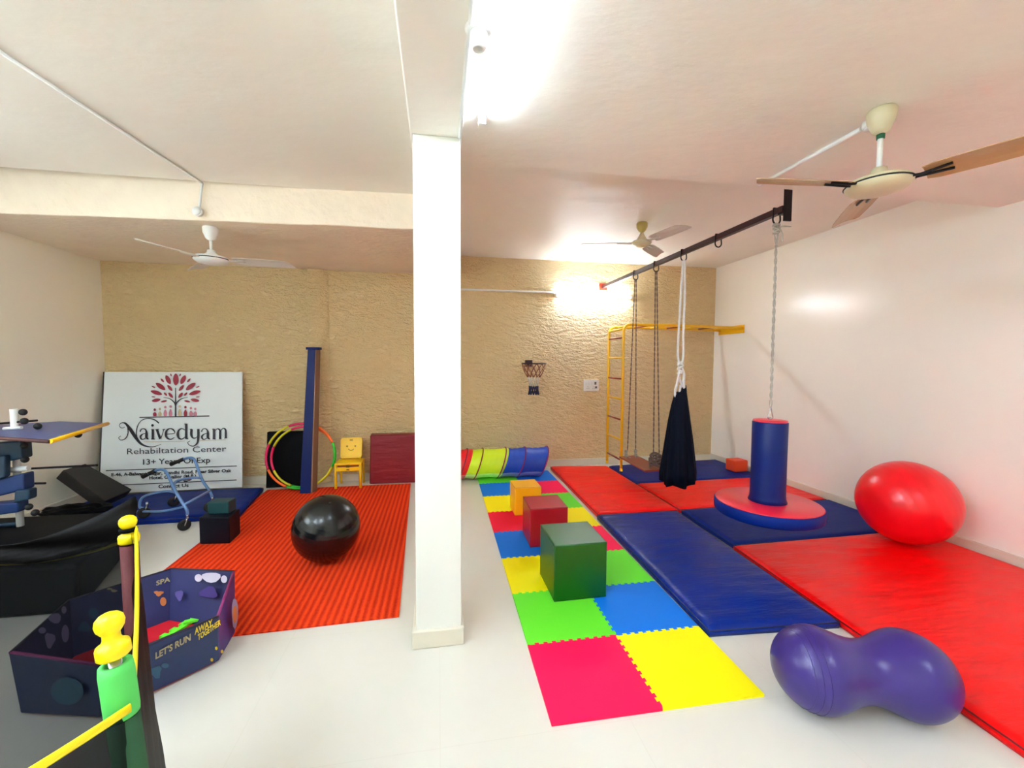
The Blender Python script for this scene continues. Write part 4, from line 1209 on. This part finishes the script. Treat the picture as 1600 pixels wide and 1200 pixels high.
# ---------------------------------------------------------------- pop-up play pen
t = empty('play_pen', (-1.55, 2.4, 0), 'navy space-print pop-up play pen on the floor, left foreground', 'play pen')
H_ = .28
RIM = [Vector((*atz(a, b, H_).xy, H_)) for a, b in [(13, 1021), (155, 1041), (342, 965), (367, 893), (268, 889), (105, 939)]]
cen = sum(RIM, Vector()) / 6
B0 = [None] * 6
B0[1] = atz(157, 1125); B0[2] = atz(342, 1036); B0[3] = atz(368, 990)
B0[0] = Vector((RIM[0].x + .03, RIM[0].y + .0, 0)); B0[4] = RIM[4] + Vector((.03, -.08, -H_)); B0[5] = RIM[5] + Vector((.05, -.06, -H_))
for p in B0: p.z = .012
B0[4].y = max(B0[4].y, 0)
pan_m = ['pit_outer', 'pit_outer', 'pit_purple', 'pit_navy', 'pit_navy', 'pit_navy']
panels = []
for i in range(6):
    j = (i + 1) % 6
    a, b, c, d = B0[i], B0[j], RIM[j], RIM[i]
    n_ = (b - a).cross(d - a).normalized()
    if n_.dot(cen - (a + b) / 2) < 0: n_ = -n_
    bm = bmesh.new(); th = n_ * .014
    add_hexa(bm, [a, b, b + th, a + th, d, c, c + th, d + th])
    p = obj('panel', bm, M[pan_m[i]], t, bevel=.004)
    panels.append((p, a, n_, th, b.copy(), c.copy(), d.copy()))
    obj('binding', tube([d + th * .5, c + th * .5], .007, n=6), M['pit_trim' if i in (0, 2) else 'pit_trim_dark'], p)
bm = bmesh.new(); inner = [cen.xy.to_3d() + (p.xy.to_3d() - cen.xy.to_3d()) * .95 for p in B0]
add_prism(bm, [(p.x, p.y) for p in inner], .002, .022); obj('pen_floor', bm, M['pit_red'], t)
def hit(i, x, y, inside, off):
    """nearest of the panel's two triangle planes along the line of sight, a hair in front of the cloth"""
    p, a, n_, th, b, c, d = panels[i]
    best = None
    for (u, v, w) in ((a, b, c), (a, c, d), (a, b, d), (b, c, d)):
        nn_ = (v - u).cross(w - u).normalized()
        if nn_.dot(n_) < 0: nn_ = -nn_
        q = atplane(x, y, u + (th + nn_ * off if inside else -nn_ * off), nn_)
        if best is None or (q - ORG).length < (best - ORG).length: best = q
    return best
def spot(bm, i, x, y, rx, ry, inside, mi=0, n=12, wob=0.0, off=.003):
    vs = []
    for k in range(n):
        an = 2 * PI * k / n; w = 1 + wob * math.sin(3 * an + x)
        vs.append(bm.verts.new(hit(i, x + rx * w * math.cos(an), y + ry * w * math.sin(an), inside, off)))
    bm.faces.new(vs).material_index = mi
def pen_text(bm, i, body, xa, ya, xb, yb, cap, inside=False, slant=0):
    text_into(bm, body, lambda u, v: hit(i, xa + (xb - xa) * u + slant * v, ya + (yb - ya) * u - v * cap / .7, inside, .004), bold=.03)
bm = bmesh.new(); pen_text(bm, 1, "LET'S RUN", 243, 1030, 298, 1000, 10, slant=0); obj('slogan_lettering', bm, M['pit_sand'], panels[1][0])
bm = bmesh.new(); pen_text(bm, 1, 'AWAY', 304, 992, 332, 977, 10); pen_text(bm, 1, 'TOGETHER', 309, 1001, 345, 976, 9); obj('slogan_lettering', bm, M['pit_yellow'], panels[1][0])
bm = bmesh.new(); pen_text(bm, 4, 'SPA', 244, 915, 266, 908, 7, True); spot(bm, 4, 178, 923, 5, 3, True, n=5, wob=.3); spot(bm, 4, 171, 920, 4, 2, True, n=5, wob=.3)
obj('star_print', bm, M['pit_sand'], panels[4][0])
bm = bmesh.new()   # plain pale shapes stand in for the printed figures
spot(bm, 3, 330, 902, 15, 8, True, wob=.1); spot(bm, 3, 310, 903, 6, 6, True); spot(bm, 3, 350, 905, 5, 6, True)
obj('pale_print', bm, M['pit_white'], panels[3][0])
bm = bmesh.new(); spot(bm, 3, 326, 926, 14, 9, True, wob=.2, off=.003); obj('lilac_print', bm, M['pit_purple'], panels[3][0]); bm = bmesh.new(); spot(bm, 3, 280, 930, 6, 8, True, wob=.2); obj('lilac_print', bm, M['pit_purple'], panels[3][0])
bm = bmesh.new(); spot(bm, 5, 86, 966, 10, 8, True, wob=.1); spot(bm, 5, 66, 985, 6, 5, True); spot(bm, 5, 100, 953, 4, 6, True); spot(bm, 5, 78, 1000, 8, 12, True, wob=.2); spot(bm, 5, 102, 990, 6, 14, True)
obj('pale_print', bm, M['pit_pale'], panels[5][0])
bm = bmesh.new(); spot(bm, 4, 248, 927, 7, 4, True, wob=.3); spot(bm, 4, 255, 940, 5, 7, True); obj('pink_print', bm, M['pit_orange'], panels[4][0])
bm = bmesh.new(); spot(bm, 4, 146, 958, 8, 9, True); spot(bm, 4, 132, 980, 10, 8, True, wob=.2); obj('dark_print', bm, M['pit_teal'], panels[4][0])
bm = bmesh.new(); spot(bm, 2, 367, 958, 5, 24, False, wob=.05); obj('planet_print', bm, M['pit_pale'], panels[2][0])
bm = bmesh.new(); spot(bm, 2, 367, 960, 3.5, 14, False, off=.004); obj('planet_print', bm, M['pit_orange'], panels[2][0])
for (pi_, x, y) in ((1, 338, 1013), (2, 347, 1018), (1, 331, 1031)):
    bm = bmesh.new(); spot(bm, pi_, x, y, 2.5, 3.2, False, n=5); obj('star_print', bm, M['pit_yellow'], panels[pi_][0])
bm = bmesh.new(); spot(bm, 1, 243, 1050, 10, 9, False, wob=.3); spot(bm, 1, 258, 1040, 6, 4, False); obj('teal_print', bm, M['pit_teal'], panels[1][0])
bm = bmesh.new(); spot(bm, 0, 105, 1080, 26, 22, False); obj('teal_print', bm, M['pit_teal'], panels[0][0])
# green toothed edge strips lying in the pen
def foam_strip(c, ang, L, label):
    bm = bmesh.new(); e = []
    K = int(L / .045)
    for k in range(K):
        x = k * L / K; p = L / K
        e += [(x, .0), (x + .5 * p, .0), (x + .45 * p, .022), (x + p, .022)]
    e += [(L, -.03), (0, -.03)]
    ca_, sa_ = math.cos(ang), math.sin(ang)
    add_prism(bm, [(c[0] + ca_ * x - sa_ * y, c[1] + sa_ * x + ca_ * y) for x, y in e], c[2], c[2] + .011)
    tag(obj('foam_edge_strip', bm, M['eva_green'], origin=c), label, 'foam strip', 'green toothed foam strips')
a0 = atz(247, 1002, .024); a1 = atz(305, 966, .024)
foam_strip((a0.x, a0.y, .0235), math.atan2(a1.y - a0.y, a1.x - a0.x), (a1 - a0).length, 'long green toothed foam strip lying on the red pen floor')
a2 = atz(288, 972, .036); foam_strip((a2.x, a2.y, .0355), .35, .11, 'short green foam strip lying across the long one in the pen')

bm = bmesh.new(); add_prism(bm, [(-3.70, 2.86), (-2.13, 2.86), (-2.47, 3.84), (-3.70, 3.84)], .001, .30)
tag(obj('padded_block', bm, M['black_vinyl'], origin=(-3.1, 3.4, 0), bevel=.03, seg=3), 'low large black padded block on the floor behind the play pen', 'padded block')

# ---------------------------------------------------------------- therapy stand at the left edge
t = empty('therapy_stand', (-3.1, 3.55, .30), 'white therapy stand with blue pads and a table top at the left edge', 'standing frame')
def pole(pts, r, nm, m, par=None, **k): return obj(nm, tube(pts, r, **k), M[m], par or t)
X0 = -3.03
pole([(X0, 3.6, .302), (X0, 3.6, 1.165)], .021, 'upright', 'white_plastic', n=16)
pole([(X0, 3.6, .318), (X0 - .5, 3.6, .318)], .016, 'foot_bar', 'frame_teal')
zt_ = 1.015
tp = [atz(-140, 676, zt_), atz(78, 690, zt_), atz(168, 662, zt_), atz(94, 659, zt_), atz(-60, 668, zt_)]
for p in tp: p.x = max(p.x, XL + .03)
bm = bmesh.new(); add_prism(bm, [(p.x, p.y) for p in tp], zt_ - .004, zt_ + .004); tt = obj('table_top', bm, M['table_blue'], t)
pole([tp[1], tp[2]], .014, 'yellow_edge', 'yellow_paint', tt); pole([tp[0], tp[1]], .012, 'maroon_edge', 'table_edge', tt); 
def pad(nm, corners, y, th, m):
    c = [aty(a, b, y) for a, b in corners]
    for p in c: p.x = max(p.x, XL + .03)
    bm = bmesh.new(); f = Vector((0, th, 0))
    add_hexa(bm, [c[0], c[1], c[1] + f, c[0] + f, c[3], c[2], c[2] + f, c[3] + f]); return obj(nm, bm, M[m], t, bevel=.012, seg=3)
pad('chest_pad', [(-60, 735), (34, 717), (32, 689), (-60, 697)], 3.50, .09, 'frame_teal')
pad('hip_pad', [(-60, 790), (37, 766), (36, 740), (-60, 762)], 3.50, .09, 'frame_blue')
pad('side_pad', [(-30, 760), (7, 746), (7, 712), (-30, 715)], 3.46, .05, 'frame_teal')
pad('knee_pad', [(20, 787), (45, 781), (45, 765), (22, 767)], 3.48, .07, 'frame_teal')
pad('foot_pad', [(-50, 812), (28, 801), (27, 785), (-50, 791)], 3.50, .09, 'frame_blue')
for (x, y) in ((36, 644), (38, 658), (59, 666), (38, 696), (39, 718), (45, 792), (55, 801), (122, 679)):
    p = aty(x, y, 3.52); obj('knob', lathe([(0, -.012), (.02, -.012), (.024, 0), (.018, .012), (0, .014)], p, axis=(1, -.6, .2), n=16), M['rubber'], t)
for (xa, ya, xb, yb) in ((-40, 665, 58, 657), (30, 733, 152, 727), (-20, 757, 71, 755)):
    pole([aty(xa, ya, 3.60), aty(xb, yb, 3.60)], .008, 'rod', 'black_metal')
pole([aty(12, 735, 3.56), aty(45, 731, 3.56)], .02, 'clamp', 'white_plastic'); pole([aty(6, 670, 3.56), aty(34, 668, 3.56)], .012, 'clamp', 'white_plastic')

# ---------------------------------------------------------------- trampoline with its safety net, left foreground
PA, PB = Vector((-.812, 1.25, 0)), Vector((-.527, .765, 0))
dAB = (PB - PA); Rh = dAB.length
nrm_ = Vector((dAB.y, -dAB.x, 0)).normalized() * 1.0
if nrm_.x > 0: nrm_ = -nrm_
HC = (PA + PB) / 2 + nrm_ * (Rh * math.sqrt(3) / 2)
ZT = 1.12
verts = []
for k in range(6):
    a = math.radians(60 * k); v0 = PA - HC
    verts.append(HC + Vector((v0.x * math.cos(a) - v0.y * math.sin(a), v0.x * math.sin(a) + v0.y * math.cos(a), 0)))
# verts[0] = A, going round away from B; verts[5] = B
t = empty('trampoline', (HC.x, HC.y, 0), 'small trampoline with black safety net and yellow-capped poles, left foreground', 'trampoline')
def out(v): return (v - HC).normalized()
obj('frame_ring', tube([HC + out(v) * (Rh + .06) + Vector((0, 0, .25)) for v in verts], .02, closed=True), M['black_metal'], t)
bm = bmesh.new(); add_lathe(bm, [(0, .245), (Rh * .78, .25), (Rh * .78, .247), (0, .242)], (HC.x, HC.y, 0), n=48); obj('jumping_bed', bm, M['black_vinyl'], t)
bm = bmesh.new(); add_lathe(bm, [(Rh * .78, .252), (Rh * .84, .268), (Rh * 1.0, .268), (Rh * 1.06, .25), (Rh * .78, .247)], (HC.x, HC.y, 0), n=48); obj('spring_cover', bm, M['frame_blue'], t)
for k, v in enumerate(verts):
    foot = v + out(v) * .14; topv_ = v + Vector((0, 0, ZT - .06))
    tilt_x = Vector((.028, -.005, 0)) if k == 5 else Vector((.004, 0, 0)) if k == 0 else out(v) * .05
    low_ = v + tilt_x * 3 * .9 + Vector((0, 0, .26)) if k in (0, 5) else v + out(v) * .05 + Vector((0, 0, .26))
    ax_ = (topv_ - low_).normalized()
    obj('leg', tube([low_, Vector((low_.x, low_.y, .0))], .018, n=12), M['black_metal'], t)
    pl = obj('net_pole', tube([low_, topv_], .009, n=12), M['steel'], t)
    tp_ = topv_
    def P_(d): return tp_ + ax_ * d
    if k == 5:
        obj('foam_sleeve', lathe([(0, 0), (.0222, 0), (.0230, .008), (.0230, .075), (.0216, .088), (.014, .088), (.014, .07)], P_(-.122), axis=ax_, n=28), M['sleeve_green'], pl)
        obj('foam_sleeve', tube([low_, P_(-.124)], .0218, n=24), M['sleeve_dimmed'], pl)
    elif k == 0:
        obj('foam_sleeve', tube([low_, P_(-.026)], .0195, n=24), M['sleeve_red'], pl)
    else:
        obj('foam_sleeve', tube([low_, P_(-.06)], .0275, n=20), M['sleeve_green' if k % 2 else 'sleeve_red'], pl)
    obj('pole_cap', lathe([(a_ * .72, b_ * .72 - .006) for a_, b_ in [(0, -.022), (.027, -.022), (.031, -.018), (.031, .002), (.029, .008), (.021, .012), (.0165, .02), (.016, .032), (.020, .037), (.025, .045), (.027, .056), (.025, .067), (.018, .075), (.009, .079), (0, .08)]],
        P_(.0), axis=ax_, n=32), M['cap_yellow'], pl)
    if k == 0:
        obj('cap_strap', tube([P_(.014) + (Quaternion(ax_, 2 * PI * i / 24) @ ax_.orthogonal().normalized()) * .0165 for i in range(24)], 0, flat=(.003, .006), closed=True, n=8), M['black_vinyl'], pl)
for k in range(6):
    a, b = verts[k], verts[(k + 1) % 6]
    # band on top, yellow tape along its lower edge, net below
    N_ = 20
    onm = ((a + b) / 2 - HC).normalized()
    def edge(s, z, o=0.0): return a.lerp(b, s) + onm * o + Vector((0, 0, z))
    if k == 5:      # panel between B and A: it bulges out to the right
        zb_ = lambda s: ZT - .158 + .11 * s ** 2.5
        bulge = lambda s, z: .006 + (ZT - z) * .062
    elif k == 4:
        zb_ = lambda s: ZT - .075 - .083 * s - .10 * s * (1 - s)
        bulge = lambda s, z: .034
    else:
        zb_ = lambda s: ZT - .075 - .22 * s * (1 - s)
        bulge = lambda s, z: .03
    band_top = (lambda s: zb_(s) + .012 + .098 * max(0, 1 - s * 1.15) ** 1.2 + .05 * s ** 3) if k != 5 else (lambda s: zb_(s) + .004)
    if k not in (4, 5):
        bm = bmesh.new(); rows = [[bm.verts.new(edge(i / N_, band_top(i / N_) + (zb_(i / N_) - band_top(i / N_)) * j / 6, .03 + .02 * math.sin(j * 1.1 + i * .6) * .5)) for i in range(N_ + 1)] for j in range(7)]
        for A, B in zip(rows, rows[1:]):
            for i in range(N_): bm.faces.new((A[i], A[i + 1], B[i + 1], B[i])).smooth = True
        o = obj('net_band', bm, M['band'], t); o.modifiers.new('thick', 'SOLIDIFY').thickness = .002
    obj('edge_tape', tube([edge(i / N_, zb_(i / N_), bulge(i / N_, zb_(i / N_)) + (.006 if k in (4, 5) else .010)) for i in range(N_ + 1)], 0, flat=(.003, .008) if k != 5 else (.004, .012), n=8), M['tape'], t)
    bm = bmesh.new(); rows = []
    for j in range(11):
        row = []
        for i in range(N_ + 1):
            s = i / N_; z0_ = zb_(s) + (0 if k in (4, 5) else .014); z = z0_ + (.27 - z0_) * j / 10
            row.append(bm.verts.new(edge(s, z, bulge(s, z) * (1 if k != 5 else 1.0) + .006 * math.sin(i * .9 + j) * (1 if k != 5 else .6))))
        rows.append(row)
    for A, B in zip(rows, rows[1:]):
        for i in range(N_): bm.faces.new((A[i], A[i + 1], B[i + 1], B[i])).smooth = True
    obj('safety_net', bm, M['net'] if k != 5 else M['net_side'], t)
